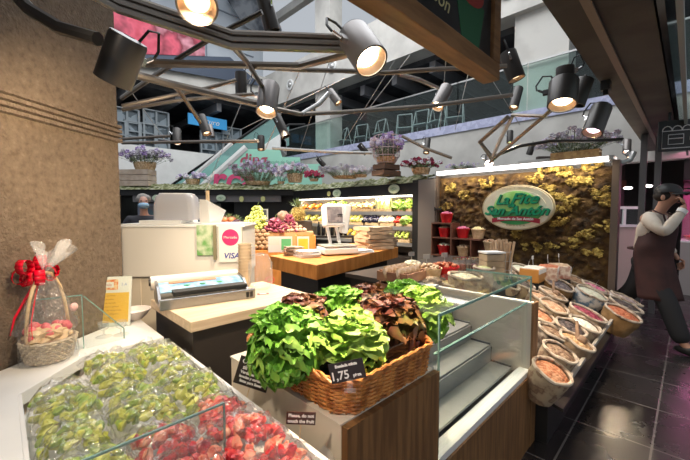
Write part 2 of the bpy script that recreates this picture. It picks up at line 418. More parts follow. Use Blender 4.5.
# mural above the left gallery
def mural_mat():
    return mat('rose_mural', (.5, .03, .06), .6, c2=((.72, .1, .16), (.22, .02, .04), (.8, .35, .42)), scale=1.3, lo=.3, hi=.7, detail=3)
def on_b(px, py, b): return at(px, py, d=px_on_b(px, b))
t = thing('mural_banner', 'large banner printed with red roses, high on the left gallery', 'banner', Matrix())
def quad_prism(pts, th, n):
    mb = MB(); n = Vector(n)*th
    vs = [Vector(p) for p in pts] + [Vector(p)+n for p in pts]; N_ = len(pts)
    mb.add(vs, [tuple(range(N_)), tuple(reversed(range(N_, 2*N_)))] + [(i, N_+i, N_+(i+1) % N_, (i+1) % N_) for i in range(N_)])
    return mb
quad_prism([on_b(x, y, GB-.1) for x, y in ((112, 8), (205, 30), (205, 56), (112, 53))], .04, B).build('printed_roses', mural_mat(), t, smooth=False)
quad_prism([on_b(x, y, GB-.08) for x, y in ((112, 53), (230, 57), (262, 86), (112, 60))], .04, B).build('slate_border', mat('slate_blue', (.06, .08, .12), .6), t, smooth=False)
t2 = tag(quad_prism([on_b(x, y, GB+1.2) for x, y in ((225, -5), (268, -5), (282, 30), (276, 44), (245, 26))], .05, B).build('painted_figure', mat('grey_mural', (.08, .09, .11), .6, c2=(.35, .37, .4), scale=1.5), None, smooth=False), 'dark grey painted patch high on the pale panelled wall', 'mural')

# escalator with mint hoarding
es = thing('escalator', 'escalator with teal glass sides rising behind the fruit stall', 'escalator', frame(Vector((-5.95, 11.1, 1.3)), Vector((1, .0, 0))))
L_, H_ = 3.9, 2.6
def slope(x): return x/L_*H_
teal = film('escalator_glass', (.55, .82, .78), .3, .3, .03)
for s, nm in ((0, 'glass_side'), (1.7, 'glass_side')):
    g = MB(); y = s
    g.add([(0, y, 0), (L_, y, H_), (L_, y, H_+.7), (0, y, .7), (0, y+.02, 0), (L_, y+.02, H_), (L_, y+.02, H_+.7), (0, y+.02, .7)], [(0, 1, 2, 3), (7, 6, 5, 4), (0, 4, 5, 1), (1, 5, 6, 2), (2, 6, 7, 3), (3, 7, 4, 0)])
    g.build(nm, teal, es, smooth=False)
    MB().tube([(-.3, y, .7), (0, y, .74), (L_, y, H_+.74), (L_+.6, y, H_+.74)], .04, 8).build('handrail', black, es)
st = MB()
for i in range(18):
    x = i*L_/18; st.b2(x, x+L_/18, .05, 1.05, slope(x)-.25, slope(x)+.12)
st.build('steps', steel, es, smooth=False)
MB().add([(0, -.05, -.45), (L_, -.05, H_-.45), (L_, -.05, H_+.02), (0, -.05, .02), (0, 1.15, -.45), (L_, 1.15, H_-.45), (L_, 1.15, H_+.02), (0, 1.15, .02)], [(0, 1, 2, 3), (7, 6, 5, 4), (0, 4, 5, 1), (1, 5, 6, 2), (2, 6, 7, 3), (3, 7, 4, 0)]).build('truss_cladding', white_lam, es, smooth=False)
ho = thing('mint_hoarding', 'mint green hoarding with pink lettering beneath the escalator', 'hoarding', Matrix())
D = 10.6
quad_prism([at(x, y, d=D) for x, y in ((198, 192), (226, 166), (247, 149), (280, 150), (282, 157), (300, 157), (300, 164), (322, 164), (322, 192))], .06, (0, 1, 0)).build('panel', mat('mint', (.36, .72, .55), .5), ho, smooth=False)
for q0_, q1_, w_ in (((191, 196), (246, 147), .09), ((170, 196), (232, 143), .06)):
    MB().tube([at(*q0_, d=D-.02), at(*q1_, d=D-.02)], w_, 4, flat=.3).build('white_edge', white_lam, ho, smooth=False)
pink = mat('pink_ink', (.72, .08, .2), .5)
text('big_letters', 'rca', 1.05, pink, ho, at(233, 180, d=D-.05), (R(90), 0, 0), shear=.1, bold=.025)
text('small_letters', 'ding', .5, mat('maroon_ink', (.4, .08, .12), .5), ho, at(253, 160, d=D-.05), (R(90), 0, 0), shear=.1, bold=.01)
grey_ink = mat('grey_ink', (.2, .35, .3), .6)
for i in range(5):
    text('fine_print', ['Mercado de San Antón', 'Planta primera', 'Planta segunda', 'Terraza', 'Parking'][i], .13, grey_ink, ho, at(284, 162+i*4.4, d=D-.02), (R(90), 0, 0))
# ================================================================ stall: moss wall, sign, fridges, planter
WA = 5.22
def hull(a0, a1, b0, b1, z0, z1, mb=None):
    mb = mb or MB(); mb.M = Matrix.Rotation(R(45), 4, 'Z'); mb.b2(a0, a1, b0, b1, z0, z1); mb.M = Matrix(); return mb
mw = thing('moss_wall', 'tall panel of brown and yellow preserved moss behind the oval sign', 'moss wall', frame(ab(WA, 2.97, 0), -B))
W_ = 2.3; MH = 2.0
def mossf(u, v):
    x = u*W_; z = .5+v*(MH-.5)
    d = .05*noise.noise(Vector((x*6, z*6, 0)))*.7 + .035*noise.noise(Vector((x*17, z*17, 3))) + .02*noise.noise(Vector((x*40, z*40, 5)))
    e = min(u, 1-u, v, 1-v)*20
    return Vector((x, -max(0, .03+d)*min(1, e)-.02, z))
moss_m = mat('dark_moss', (.03, .017, .006), .9, c2=((.075, .038, .01), (.12, .07, .016), (.22, .14, .03)), scale=9, lo=.36, hi=.78, detail=8, bump=.9, bscale=60)
yel_m = mat('yellow_lichen', (.13, .08, .016), .9, c2=((.27, .18, .032), (.5, .38, .10)), scale=18, bump=.8, bscale=50)
MB().sheet(mossf, 110, 80).build('moss_sheet', moss_m, mw)
MB().b2(0, W_, 0, .08, 0, MH+.04).build('backing_panel', char, mw, smooth=False)
MB().b2(0, W_, -.03, 0, 0, .5).build('kick_panel', char, mw, smooth=False)
MB().b2(-.03, 0, -.1, .08, 0, MH+.04).b2(W_, W_+.07, -.1, .08, 0, MH+.06).build('side_frame', mat('brown_frame', (.12, .09, .07), .4), mw, smooth=False)
r2 = random.Random(3)
for i, (px, py, n) in enumerate([(452, 188, 5), (463, 196, 5), (488, 183, 6), (536, 178, 5), (548, 186, 5), (566, 172, 5), (592, 166, 6), (584, 178, 7), (577, 184, 5), (570, 200, 6), (556, 196, 6), (563, 208, 5),
                                (600, 193, 6), (604, 201, 4), (562, 221, 7), (585, 234, 6), (572, 243, 3), (545, 216, 4), (553, 244, 4), (533, 246, 4), (592, 250, 3), (606, 225, 3), (520, 232, 3), (548, 172, 3), (447, 207, 3)]):
    r_ = (px-345)/F; d = WA*math.sqrt(2)/(1+r_); p = at(px, py, d=d)
    mb = MB(); lx = (p - ab(WA, 2.97)).dot(-B)
    for k in range(n+3):
        mb.blob((lx+r2.uniform(-.09, .09), -.062, p.z+r2.uniform(-.055, .055)), (r2.uniform(.025, .05), .018, r2.uniform(.018, .036)), 2, .9, seed=i*9+k, fq=2.5)
    mb.build('lichen_patch', yel_m, mw)
# LED strip and ledge over the moss wall
lt = thing('led_strip_light', 'bright white light strip along the top of the moss wall', 'light strip', frame(ab(WA, 2.97, 0), -B))
MB().b2(0, W_+.02, -.17, .08, MH+.06, MH+.11).build('channel', steel, lt, smooth=False)
MB().b2(.03, W_-.03, -.165, -.12, MH+.045, MH+.06).b2(.03, W_-.03, -.178, -.17, MH+.065, MH+.1).build('diffuser', mat('strip_glow', (1, .93, .88), .5, emit=5), lt, smooth=False)
def area(loc, rot, sx, sy, pw, c=(1, .86, .7), name='area_light'):
    l = bpy.data.lights.new(name, 'AREA'); l.shape = 'RECTANGLE'; l.size = sx; l.size_y = sy; l.energy = pw; l.color = c
    o = bpy.data.objects.new(name, l); col.objects.link(o); o.location = loc; o.rotation_euler = rot; return o
def lookrot(d): return Vector(d).to_track_quat('-Z', 'Y').to_euler()
o_ = area(ab(WA-.2, 1.85, MH+.03), (0, 0, 0), 2.2, .04, 13, (1, .85, .66), 'led_strip_lamp'); o_.rotation_euler = (0, R(0), R(-45)); o_.rotation_euler.rotate_axis('X', R(18))

# oval sign
rr = (516-345)/F; d = (WA-.2)*math.sqrt(2)/(1+rr); sp = at(516, 207.5, d=d)
sg = thing('oval_shop_sign', 'oval cream and green shop sign with raised green script on the moss wall', 'sign', frame(sp, -B, UP))
SX, SZ = .47, .31
def oval(rx, ry, z0, z1, n=56, m=0, mb=None, bev=.01):
    return (mb or MB()).lathe([(1, z0), (1, z1-bev), (1-bev*1.2, z1)], n, sx=rx, sy=ry)
oval(SX, SZ, -.05, 0).build('oval_rim', mat('sign_rim', (.62, .52, .32), .35), sg)
oval(SX*.96, SZ*.95, 0, .006).build('cream_field', mat('sign_cream', (.86, .74, .50), .4, c2=(.9, .82, .62), scale=4), sg)
oval(SX*.80, SZ*.76, .006, .012).build('pale_field', mat('sign_pale', (.86, .8, .6), .4), sg)
MB().lathe([(1, .012), (1, .02), (.98, .021)], 48, sx=SX*.62, sy=SZ*.66, c=(0, .02, 0)).build('green_field', mat('sign_green', (.3, .62, .14), .4, c2=(.5, .78, .3), scale=3), sg)
dg = mat('script_green', (.0, .34, .15), .3)
dgs = mat('script_shadow', (.01, .09, .04), .5)
lower = MB(); pts = [(math.cos(a_)*SX*.72, math.sin(a_)*SZ*.6-.05) for a_ in [R(180+i*12) for i in range(16)]]
lower.prism(pts, .012, .022).build('dark_green_field', mat('sign_green_dark', (.03, .3, .08), .4), sg, smooth=False)
for m_, off, z in ((dgs, .008, .026), (dg, 0, .034)):
    text('script_lettering', 'La', .19, m_, sg, (-.18+off, .105-off, z), shear=.4, bold=.004, ext=.006)
    text('script_lettering', 'Fite', .2, m_, sg, (.1+off, .115-off, z), shear=.4, bold=.004, ext=.006, sx=1.15)
    text('script_lettering', 'de', .09, m_, sg, (-.06+off, .035-off, z), shear=.4, bold=.003, ext=.006)
    text('script_lettering', 'San Antón', .175, m_, sg, (off-.01, -.045-off, z), shear=.4, bold=.004, ext=.006, sx=1.12)
rb = MB(); n = 20
for i in range(n):
    def P_(t, o): an = R(-130+80*t); return (math.cos(an)*(.62), -.155+ (math.sin(an)+1)*-.22 + o)
    x0 = -.31+.62*i/n; x1 = -.31+.62*(i+1)/n
    y0 = -.15-.35*x0*x0; y1 = -.15-.35*x1*x1
    rb.add([(x0, y0-.03, .03), (x1, y1-.03, .03), (x1, y1+.03, .03), (x0, y0+.03, .03)], [(0, 1, 2, 3)])
rb.build('red_ribbon', mat('ribbon_red', (.33, .012, .03), .4), sg, smooth=False, solid=.006)
text('ribbon_lettering', 'Mercado de San Antón', .05, ink_white, sg, (0, -.155, .036), bold=.001)
text('lower_lettering', 'C  H  U  E  C  A', .036, mat('olive_ink', (.3, .24, .1), .5), sg, (0, -.245, .01))
text('upper_lettering', 'FRUTAS   Y   VERDURAS', .034, mat('faded_ink', (.55, .48, .3), .5), sg, (0, .262, .01))

# post between moss wall and fridge
struct('column_stall', hull(WA-.12, WA+.1, 3.0, 3.32, 0, 2.0), mat('grey_post', (.16, .14, .125), .45))
hk = thing('wall_bracket', 'small chrome bracket on the grey post above the red buckets', 'bracket', frame(at(439, 209, d=5.72), -B))
MB().b2(-.06, .06, -.04, 0, -.012, .012).b2(-.06, -.04, -.05, 0, -.03, .03).b2(.04, .06, -.05, 0, -.03, .03).build('bracket', black, hk, smooth=False)

# ---------------- open fridge on the right of the stall interior
FB0, FB1 = 3.45, 6.95
fr = thing('open_fridge', 'long open refrigerated display with three lit produce shelves', 'refrigerator', frame(ab(WA, FB1, 0), -B))
FL = FB1-FB0
steel_sh = mat('grey_shelf', (.2, .19, .18), .4)
inner = mat('fridge_inner', (.32, .29, .24), .5)
MB().b2(0, FL, .62, .68, .2, 1.78).b2(0, .05, 0, .62, .2, 1.78).build('cabinet_back', inner, fr, smooth=False)
MB().b2(-.02, FL+.1, -.05, .68, 1.76, 1.98).build('fascia', black, fr, smooth=False)
MB().b2(FL-.0, FL+.16, -.1, .62, 0, 2.0).build('end_post', black, fr, smooth=False)
MB().b2(0, FL, -.05, .65, 0, .62).build('base', char, fr, smooth=False)
shz = [1.44, 1.16, .86]
for z in shz:
    s_ = MB().b2(.05, FL, .08, .62, z-.03, z).build('shelf', steel_sh, fr, smooth=False)
    MB().b2(.05, FL, .06, .08, z-.05, z+.02).build('price_rail', steel, s_, smooth=False)
MB().b2(.1, FL-.05, .02, .06, 1.73, 1.755).build('light_tube', mat('fridge_tube', (1, .9, .75), .5, emit=6), fr, smooth=False)
for zz, pw in ((1.72, 30), (1.38, 12), (1.1, 9)):
    o_ = area(ab(WA+.12, (FB0+FB1)/2, zz), (0, 0, R(-45)), FL-.2, .05, pw, (1, .84, .62), 'fridge_lamp'); o_.rotation_euler.rotate_axis('X', R(22))
oval_m = mat('label_oval', (.62, .74, .55), .4); oval_g = mat('label_green', (.3, .5, .28), .4)
FM = frame(ab(WA-.06, FB1, 0), -B, UP)
def oval_label(M, lab, sc_=1.0, big=True):
    t = thing('oval_label', lab, 'label', M, 'oval labels on the dark fascia')
    MB().lathe([(1, 0), (1, .012), (.95, .014)], 28, sx=.125*sc_, sy=.085*sc_).build('plate', oval_m, t)
    MB().lathe([(1, .0145), (1, .016)], 24, sx=.07*sc_, sy=.03*sc_).build('green_center', oval_g, t)
    text('lettering', 'La Fite', .045*sc_, ink_white, t, (0, 0, .017), shear=.4)
    return t
def wallp(px, py, a_=WA-.065):
    r_ = (px-345)/F; return at(px, py, d=a_*math.sqrt(2)/(1+r_))
oval_label(frame(wallp(394, 189), -B, UP), 'oval green and white label at the fridge fascia\'s right end')
oval_label(frame(wallp(337, 193.3), -B, UP), 'oval green and white label on the fascia above the scale')
t = thing('round_label', 'small round yellow label left of the oval one above the scale', 'label', frame(wallp(329, 193.7), -B, UP)); MB().lathe([(.055, 0), (.055, .01)], 20).build('disc', mat('yellow_label', (.6, .6, .25), .5), t)

# produce for shelves
veg = {}
def proto_veg(key, name, label, cat, grp, mb, m):
    o = mb.build(name, m); tag(o, label, cat, grp); veg[key] = [o, False]; return o
def put(key, M):
    o, used = veg[key]
    if not used: veg[key][1] = True; o.matrix_basis = M; return o
    c = o.copy(); col.objects.link(c); c.matrix_basis = M; return c
def fruit(kind, m2=None): pass
def small(key, name, label, cat, grp, m, r=(.04, .04, .04), nz=.15):
    proto_veg(key, name, label, cat, grp, MB().blob((0, 0, 0), r, 2, nz, seed=len(veg)+1), m)
M_ = mat
small('let', 'lettuce', 'green lettuce among those on the top fridge shelf', 'lettuce', 'lettuces on the top fridge shelf', M_('v_green', (.12, .3, .03), .5, c2=(.4, .55, .1), scale=30, bump=.8, bscale=60), (.1, .09, .08), .6)
small('let2', 'leek_bundle', 'pale leek standing on the top fridge shelf', 'leek', 'leeks on the top fridge shelf', M_('v_leek', (.5, .6, .2), .5, c2=(.8, .8, .5), scale=20), (.035, .035, .13), .3)
small('orange', 'orange', 'orange on the top fridge shelf near the pineapple', 'orange', 'oranges on the top fridge shelf', M_('v_orange', (.75, .2, .02), .45), (.045,)*3, .05)
small('ging', 'ginger_root', 'tan ginger root on the top fridge shelf', 'ginger', 'ginger roots on the top fridge shelf', M_('v_tan', (.5, .3, .12), .6, c2=(.68, .48, .24), scale=20), (.06, .04, .04), .7)
small('pear', 'pear', 'yellow green pear on the middle fridge shelf', 'pear', 'pears on the middle fridge shelf', M_('v_pear', (.5, .5, .08), .4, c2=(.7, .68, .25), scale=12), (.045, .045, .055), .2)
small('aub', 'aubergine', 'dark blue black aubergine on the middle fridge shelf', 'aubergine', 'aubergines on the middle fridge shelf', M_('v_aub', (.02, .02, .05), .25), (.05, .09, .05), .2)
small('garl', 'garlic_bulb', 'white garlic bulb on the middle fridge shelf', 'garlic', 'garlic bulbs on the middle fridge shelf', M_('v_garlic', (.8, .72, .58), .5), (.042,)*3, .2)
small('tom', 'tomato', 'red tomato on the middle fridge shelf', 'tomato', 'tomatoes on the middle fridge shelf', M_('v_tomato', (.6, .04, .03), .25), (.045, .045, .04), .1)
small('lime', 'lime', 'green lime on the lower fridge shelf', 'lime', 'limes on the lower fridge shelf', M_('v_lime', (.3, .42, .06), .4, c2=(.5, .58, .15), scale=12), (.042, .036, .036), .1)
small('lem', 'lemon', 'yellow lemon on the lower fridge shelf', 'lemon', 'lemons on the lower fridge shelf', M_('v_lemon', (.8, .6, .08), .4), (.05, .038, .038), .1)
r3 = random.Random(5)
def shelf_row(z, plan):
    for px0, px1, key, n in plan:
        for i in range(n):
            px = px0+(px1-px0)*(i+.5)/n + r3.uniform(-.8, .8)
            rw = i % 3; aa = WA+.14+rw*.09
            r_ = (px-345)/F; d = aa*math.sqrt(2)/(1+r_)
            p = Vector((r_*d, d, z+.11 + (.035*rw if key != 'let2' else .06)))
            put(key, Matrix.Translation(p) @ Matrix.Rotation(r3.uniform(0, 6.28), 4, 'Z') @ Matrix.Rotation(r3.uniform(-.4, .4), 4, 'X'))
def trays(z, spans, m):
    for px0, px1, lab in spans:
        q0 = wallp(px0, 200, WA+.1); q1 = wallp(px1, 200, WA+.1); mid = (q0+q1)/2; L2 = (q1-q0).length
        t = thing('produce_tray', lab, 'tray', frame(Vector((mid.x, mid.y, z+.002)), -B))
        wl = MB(); h = .07
        wl.b2(-L2/2, L2/2, 0, .01, 0, h).b2(-L2/2, L2/2, .3, .31, 0, h).b2(-L2/2, -L2/2+.01, .01, .3, 0, h).b2(L2/2-.01, L2/2, .01, .3, 0, h).build('sides', m, t, smooth=False)
        MB().b2(-L2/2+.01, L2/2-.01, .01, .3, 0, .055).build('liner', kraft, t, smooth=False)
trays(1.44, [(302, 322, 'tray of oranges on the top fridge shelf'), (325, 345, 'tray of lettuces on the top fridge shelf, left'), (348, 374, 'tray of ginger on the top fridge shelf'), (376, 392, 'tray of leeks on the top fridge shelf'), (394, 411, 'tray of lettuces at the top shelf\'s right end')], straw_pot)
trays(1.16, [(304, 340, 'long tray of pears on the middle fridge shelf'), (342, 363, 'tray of yellow pears behind the scale head'), (365, 378, 'tray of aubergines on the middle fridge shelf'), (380, 394, 'basket of garlic on the middle fridge shelf'), (396, 402, 'small tray of tomatoes on the middle fridge shelf'), (404, 412, 'tray of lettuces on the middle shelf\'s right end')], straw_pot)
trays(.86, [(345, 376, 'tray of lemons on the lower fridge shelf'), (378, 410, 'tray of limes on the lower fridge shelf')], straw_pot)
shelf_row(1.44, [(302, 322, 'orange', 9), (325, 345, 'let', 6), (348, 374, 'ging', 15), (376, 391, 'let2', 9), (394, 411, 'let', 6)])
shelf_row(1.16, [(304, 340, 'pear', 15), (342, 363, 'pear', 13), (365, 378, 'aub', 8), (380, 394, 'garl', 11), (396, 402, 'tom', 5), (404, 412, 'let', 3)])
shelf_row(.86, [(345, 376, 'lem', 14), (378, 410, 'lime', 18)])

# ---------------- left wing: dark canopy with grey fridges behind
JX, JD = -1.28, 8.62
cp = thing('canopy', 'dark canopy fascia over the fridges at the back of the stall', 'canopy', frame(Vector((-6.2, 8.6, 0)), (1, .0, 0)))
CL = 4.9
MB().b2(0, CL+.15, 0, .8, 1.86, 2.02).build('fascia', black, cp, smooth=False)
MB().b2(.9, CL-.3, .04, .12, 1.7, 1.86).build('light_box', mat('grey_lightbox', (.16, .15, .15), .4), cp, smooth=False)
MB().b2(0, .55, .0, .8, 0, 1.86).build('side_post', black, cp, smooth=False)
MB().b2(3.35, CL+.1, .3, .4, 0, 1.86).build('dark_backing', black, cp, smooth=False)
for i, px in enumerate((157, 188, 221)):
    oval_label(frame(at(px, 198, d=8.6), (1, 0, 0), UP), 'oval pale label on the back canopy, ' + ('first', 'second', 'third')[i] + ' from the pillar', .95)
for i, px in enumerate((241.5, 263)):
    t = thing('round_label', ['tiny round yellow label on the back canopy left of the grapes', 'tiny round yellow label on the back canopy above the grapes'][i], 'label', frame(at(px, 199, d=8.58), (1, 0, 0), UP)); MB().lathe([(.055, 0), (.055, .01)], 16, sy=1.3).build('disc', MATS['yellow_label'], t)
glow = mat('fridge_interior', (.2, .2, .22), .5, c2=((.35, .3, .2), (.12, .2, .25)), scale=5, kind='voronoi')
for i, px in enumerate((152, 178, 203)):
    t = thing('glass_door_fridge', 'grey framed glass door fridge under the back canopy, ' + ('first', 'second', 'third')[i] + ' from the pillar', 'refrigerator', rotz(Vector(((px-345)/F*9.0, 8.95, 0)), 0), 'glass door fridges under the canopy')
    MB().b2(-.31, .31, 0, .5, 0, 1.68).build('cabinet', MATS['grey_shelf'], t, smooth=False)
    f_ = MB().b2(-.31, -.26, -.04, 0, .1, 1.66).b2(.26, .31, -.04, 0, .1, 1.66).b2(-.26, .26, -.04, 0, 1.6, 1.66).b2(-.26, .26, -.04, 0, .1, .16).build('door_frame', mat('blue_grey', (.3, .33, .42), .4), t, smooth=False)
    MB().b2(-.26, .26, -.02, -.005, .16, 1.6).build('stocked_glass_door', glow, t, smooth=False)

# ---------------- moss planter ledge on top with flowers
ledge_m = mat('planter_moss', (.05, .06, .02), .9, c2=((.16, .17, .07), (.32, .33, .2), (.45, .43, .36)), scale=14, lo=.35, hi=.7, bump=1, bscale=60)
def moss_ledge(name, label, M, L, H=.13, Dp=.35):
    t = tag(MB().sheet(lambda u, v: Vector((u*L, -.05+.0*v + (v**.8)*Dp, H*math.sin(min(1, v*1.6)*math.pi/2)*(1+.5*noise.noise(Vector((u*L*5, v*3, 1))) + .3*noise.noise(Vector((u*L*18, v*9, 1)))) - .03)) + Vector((0, -.03*noise.noise(Vector((u*L*9, v*5, 4))), 0)), int(L*26), 12).build(name, ledge_m), label, 'moss', kind='stuff')
    t.matrix_basis = M
    return t
moss_ledge('planter_moss', 'strip of grey green moss along the top of the fridge fascia', frame(ab(WA-.05, FB1+.05, 1.99), -B), FL+.3)
moss_ledge('planter_moss', 'strip of grey green moss along the top of the back canopy', frame(Vector((-6.2, 8.55, 2.03)), (1, 0, 0)), CL+.2, .14)

stem_m = mat('stem', (.12, .16, .05), .6)
leaf_m = mat('plant_leaf', (.09, .18, .05), .5, c2=(.3, .38, .2), scale=12)
silver_m = mat('silver_leaf', (.35, .4, .33), .6, c2=(.6, .65, .58), scale=15)
petals = {'lilac': mat('petal_lilac', (.36, .28, .48), .6, c2=(.66, .6, .72), scale=9), 'purple': mat('petal_purple', (.24, .14, .38), .6, c2=(.46, .34, .56), scale=9),
          'crimson': mat('petal_crimson', (.28, .01, .05), .6, c2=(.5, .04, .12), scale=25), 'white': mat('petal_white', (.75, .72, .74), .6, c2=(.55, .5, .58), scale=9),
          'pinkish': mat('petal_pink', (.38, .28, .33), .6, c2=(.66, .58, .62), scale=9), 'violet': mat('petal_violet', (.2, .09, .34), .6, c2=(.4, .26, .5), scale=9)}
def flowers(t, w, h, n, keys, leafm=leaf_m, seed=1, base=.0, dp=None, fs=.03):
    rg = random.Random(seed); dp = dp or w*.6
    stm = MB(); lf = MB(); fl = {k: MB() for k in keys}
    for i in range(n):
        x = rg.uniform(-w/2, w/2); y = rg.uniform(-dp/2, dp/2); hh = h*rg.uniform(.45, 1)*(1-.35*abs(x)/(w/2))
        p0 = Vector((x*.5, y*.5, base)); p1 = Vector((x*1.15, y*1.15, base+hh))
        stm.tube([p0, p0.lerp(p1, .5)+Vector((0, 0, .02)), p1], .003, 4)
        mb = fl[rg.choice(keys)]
        for k in range(5):
            an = k*1.2566+i; c = p1+Vector((math.cos(an)*fs*.7, math.sin(an)*fs*.4, math.sin(an)*fs*.7))
            mb.blob(c, (fs*.6, fs*.35, fs*.5), 0)
        for k in range(5):
            q = p0.lerp(p1, rg.uniform(.15, .75)); an = rg.uniform(0, 6.28); dv = Vector((math.cos(an), math.sin(an), rg.uniform(0, .6)))*rg.uniform(.03, .07)
            sv = Vector((-dv.y, dv.x, 0)).normalized()*.012 if dv.length else Vector()
            lf.add([q, q+dv*.5+sv, q+dv, q+dv*.5-sv], [(0, 1, 2, 3)])
    stm.build('stems', stem_m, t); lf.build('leaves', leafm, t, smooth=False)
    for k in keys:
        if fl[k].v: fl[k].build('blossoms', petals[k], t, smooth=False)
def basket_pot(t, w, h, m, dp=None):
    dp = dp or w*.6
    mb = MB(); mb.lathe([(.40, 0), (.47, h*.5), (.5, h), (.47, h), (.44, h*.6)], 20, sx=w, sy=dp)
    mb.build('pot', m, t)
def wood_crate_mb(w, d, h, n=2, th=.012):
    mb = MB(); sh_ = h/n
    for i in range(n):
        z0 = i*sh_+.006; z1 = (i+1)*sh_-.01
        mb.b2(-w/2, w/2, -d/2, -d/2+th, z0, z1).b2(-w/2, w/2, d/2-th, d/2, z0, z1).b2(-w/2, -w/2+th, -d/2+th, d/2-th, z0, z1).b2(w/2-th, w/2, -d/2+th, d/2-th, z0, z1)
    for sx in (-1, 1):
        for sy in (-1, 1): mb.box((sx*(w/2-th-.012), sy*(d/2-th-.012), h/2), (.022, .022, h))
    mb.b2(-w/2+th, w/2-th, -d/2+th, d/2-th, .004, .014)
    return mb
def crate(name, label, M, w, d, h, n=2, m=None):
    t = tag(wood_crate_mb(w, d, h, n).build(name, m or wood_crate, None, smooth=False), label, 'crate', None); t.matrix_basis = M; return t
crate('wooden_crate', 'greyish slatted wooden crate on the canopy beside the pillar', rotz(at(139, 187, d=8.7) * Vector((1, 1, 0))+UP*2.06, -5) if 0 else rotz(Vector(((137-345)/F*8.75, 8.75, 2.09)), -4), .88, .35, .42, 3, mat('pale_crate', (.42, .32, .24), .7, c2=(.52, .42, .33), scale=5))
def pot_at(px, py_base, d, w, h, lab, keys, n=40, potm=wicker_pale, poth=.12, seed=1, lm=leaf_m, rz=0, zb=None, fs=.03):
    p = at(px, py_base, d=d)
    if zb is not None: p.z = zb
    t = thing('potted_flowers', lab, 'potted flowers', rotz(p, rz)); basket_pot(t, w*.6, poth, potm); flowers(t, w, h, n, keys, lm, seed, poth*.8, fs=fs); return t
pot_at(145, 165, 8.8, .95, .42, 'lilac and white flowers in a basket on the slatted crate', ['lilac', 'white', 'purple', 'white'], 90, seed=1, zb=2.5, poth=.2, fs=.05)
pot_at(193, 183, 8.8, .62, .2, 'low basket of white flowers on the canopy, right of the crate', ['white', 'lilac'], 40, seed=2, zb=2.14, poth=.14, fs=.045, potm=wicker_pale)
pot_at(258, 188, 8.75, 1.1, .58, 'big dry lilac bush on the canopy below the mint hoarding', ['pinkish', 'lilac', 'pinkish'], 190, seed=3, zb=2.12, poth=.1, lm=silver_m, fs=.035)
pot_at(295, 185, 8.0, .62, .3, 'lilac flowers in a tan basket left of the dark red ones', ['lilac', 'white', 'pinkish'], 60, seed=4, zb=2.13, poth=.2, fs=.035)
pot_at(314, 185, 7.6, .34, .18, 'small dark red flowers between tan basket and silver foliage', ['crimson'], 34, seed=5, zb=2.12, poth=.06, fs=.035)
pot_at(281, 184, 8.3, .3, .3, 'pale green succulent beside the lilac basket', ['white'], 14, seed=15, zb=2.12, poth=.06, lm=silver_m)
pot_at(345, 182, 7.0, .9, .24, 'silvery foliage plant left of the caged violet flowers', ['white', 'white'], 80, seed=6, zb=2.12, poth=.05, lm=silver_m, fs=.03)
pot_at(361, 180, 6.7, .4, .16, 'low silver plant at the foot of the flower cage crate', ['white'], 30, seed=16, zb=2.12, poth=.05, lm=silver_m, fs=.028)
pot_at(421, 175, 6.0, .55, .2, 'dark crimson flowers in a small basket above the fridge end', ['crimson', 'crimson', 'white'], 70, seed=7, zb=2.1, poth=.11, fs=.03)
pot_at(462, 175, 5.65, .42, .1, 'pale sprigs on the ledge above the moss wall left end', ['white', 'lilac'], 40, seed=8, zb=2.11, poth=.04, lm=silver_m, fs=.02)
# wicker trough with lilac flowers above moss wall
t = thing('flower_trough', 'wicker trough of lilac and white flowers above the moss wall', 'potted flowers', frame(Vector(((573-345)/F*4.55, 4.55, 2.115)), -B))
MB().lathe([(.44, 0), (.5, .12), (.48, .12), (.42, .04)], 4, sx=.62, sy=.28, Mx=Matrix.Rotation(R(45), 3, 'Z')).build('trough', wicker_pale, t, smooth=False) if 0 else MB().b2(-.27, .27, -.08, .08, 0, .12).build('trough', mat('trough_wicker', (.3, .16, .06), .7, c2=(.45, .27, .1), scale=20, bump=.6, bscale=60), t, smooth=False)
flowers(t, .78, .32, 150, ['lilac', 'pinkish', 'white', 'pinkish', 'white'], silver_m, 9, .1, dp=.25, fs=.026)
t = thing('white_ledge_box', 'white box lying on the ledge left of the flower trough', 'box', frame(Vector(((540-345)/F*4.95, 4.95, 2.115)), -B)); MB().b2(-.3, .3, -.06, .06, 0, .08).build('carton', concrete, t, smooth=False)
# flower cage
cx = Vector(((386-345)/F*6.35, 6.35, 2.1))
for i in range(2):
    crate('wooden_crate', ['dark wooden crate under the flower cage, lower of two', 'dark wooden crate directly under the flower cage, upper of two'][i], rotz(cx+UP*(.0+i*.11), 40), .46-.06*i, .3, .105, 1, mat('dark_crate', (.14, .08, .05), .7) if i == 0 else MATS['dark_crate'])
t = thing('flower_cage', 'pinkish wire birdcage planter full of violet flowers on dark crates', 'planter', rotz(cx+UP*.22, 0))
cg = MB(); cm = mat('cage_pink', (.62, .45, .45), .5)
for k in range(16):
    an = k*math.pi/8; rr_ = lambda z: .24*(1 if z < .3 else 1)
    cg.tube([(math.cos(an)*.16, math.sin(an)*.16, .02), (math.cos(an)*.24, math.sin(an)*.24, .14), (math.cos(an)*.25, math.sin(an)*.25, .4), (math.cos(an)*.22, math.sin(an)*.22, .5)], .006, 4)
for z, r_ in ((.02, .16), (.14, .24), (.27, .25), (.4, .25), (.5, .22)):
    cg.tube([(math.cos(k*.2618)*r_, math.sin(k*.2618)*r_, z) for k in range(24)], .006, 4, closed=True)
cg.build('cage', cm, t); MB().lathe([(.15, 0), (.19, .12), (.17, .12)], 16).build('pot', wicker_pale, t)
flowers(t, .5, .46, 130, ['violet', 'purple', 'pinkish', 'lilac'], silver_m, 10, .12, dp=.45, fs=.028)
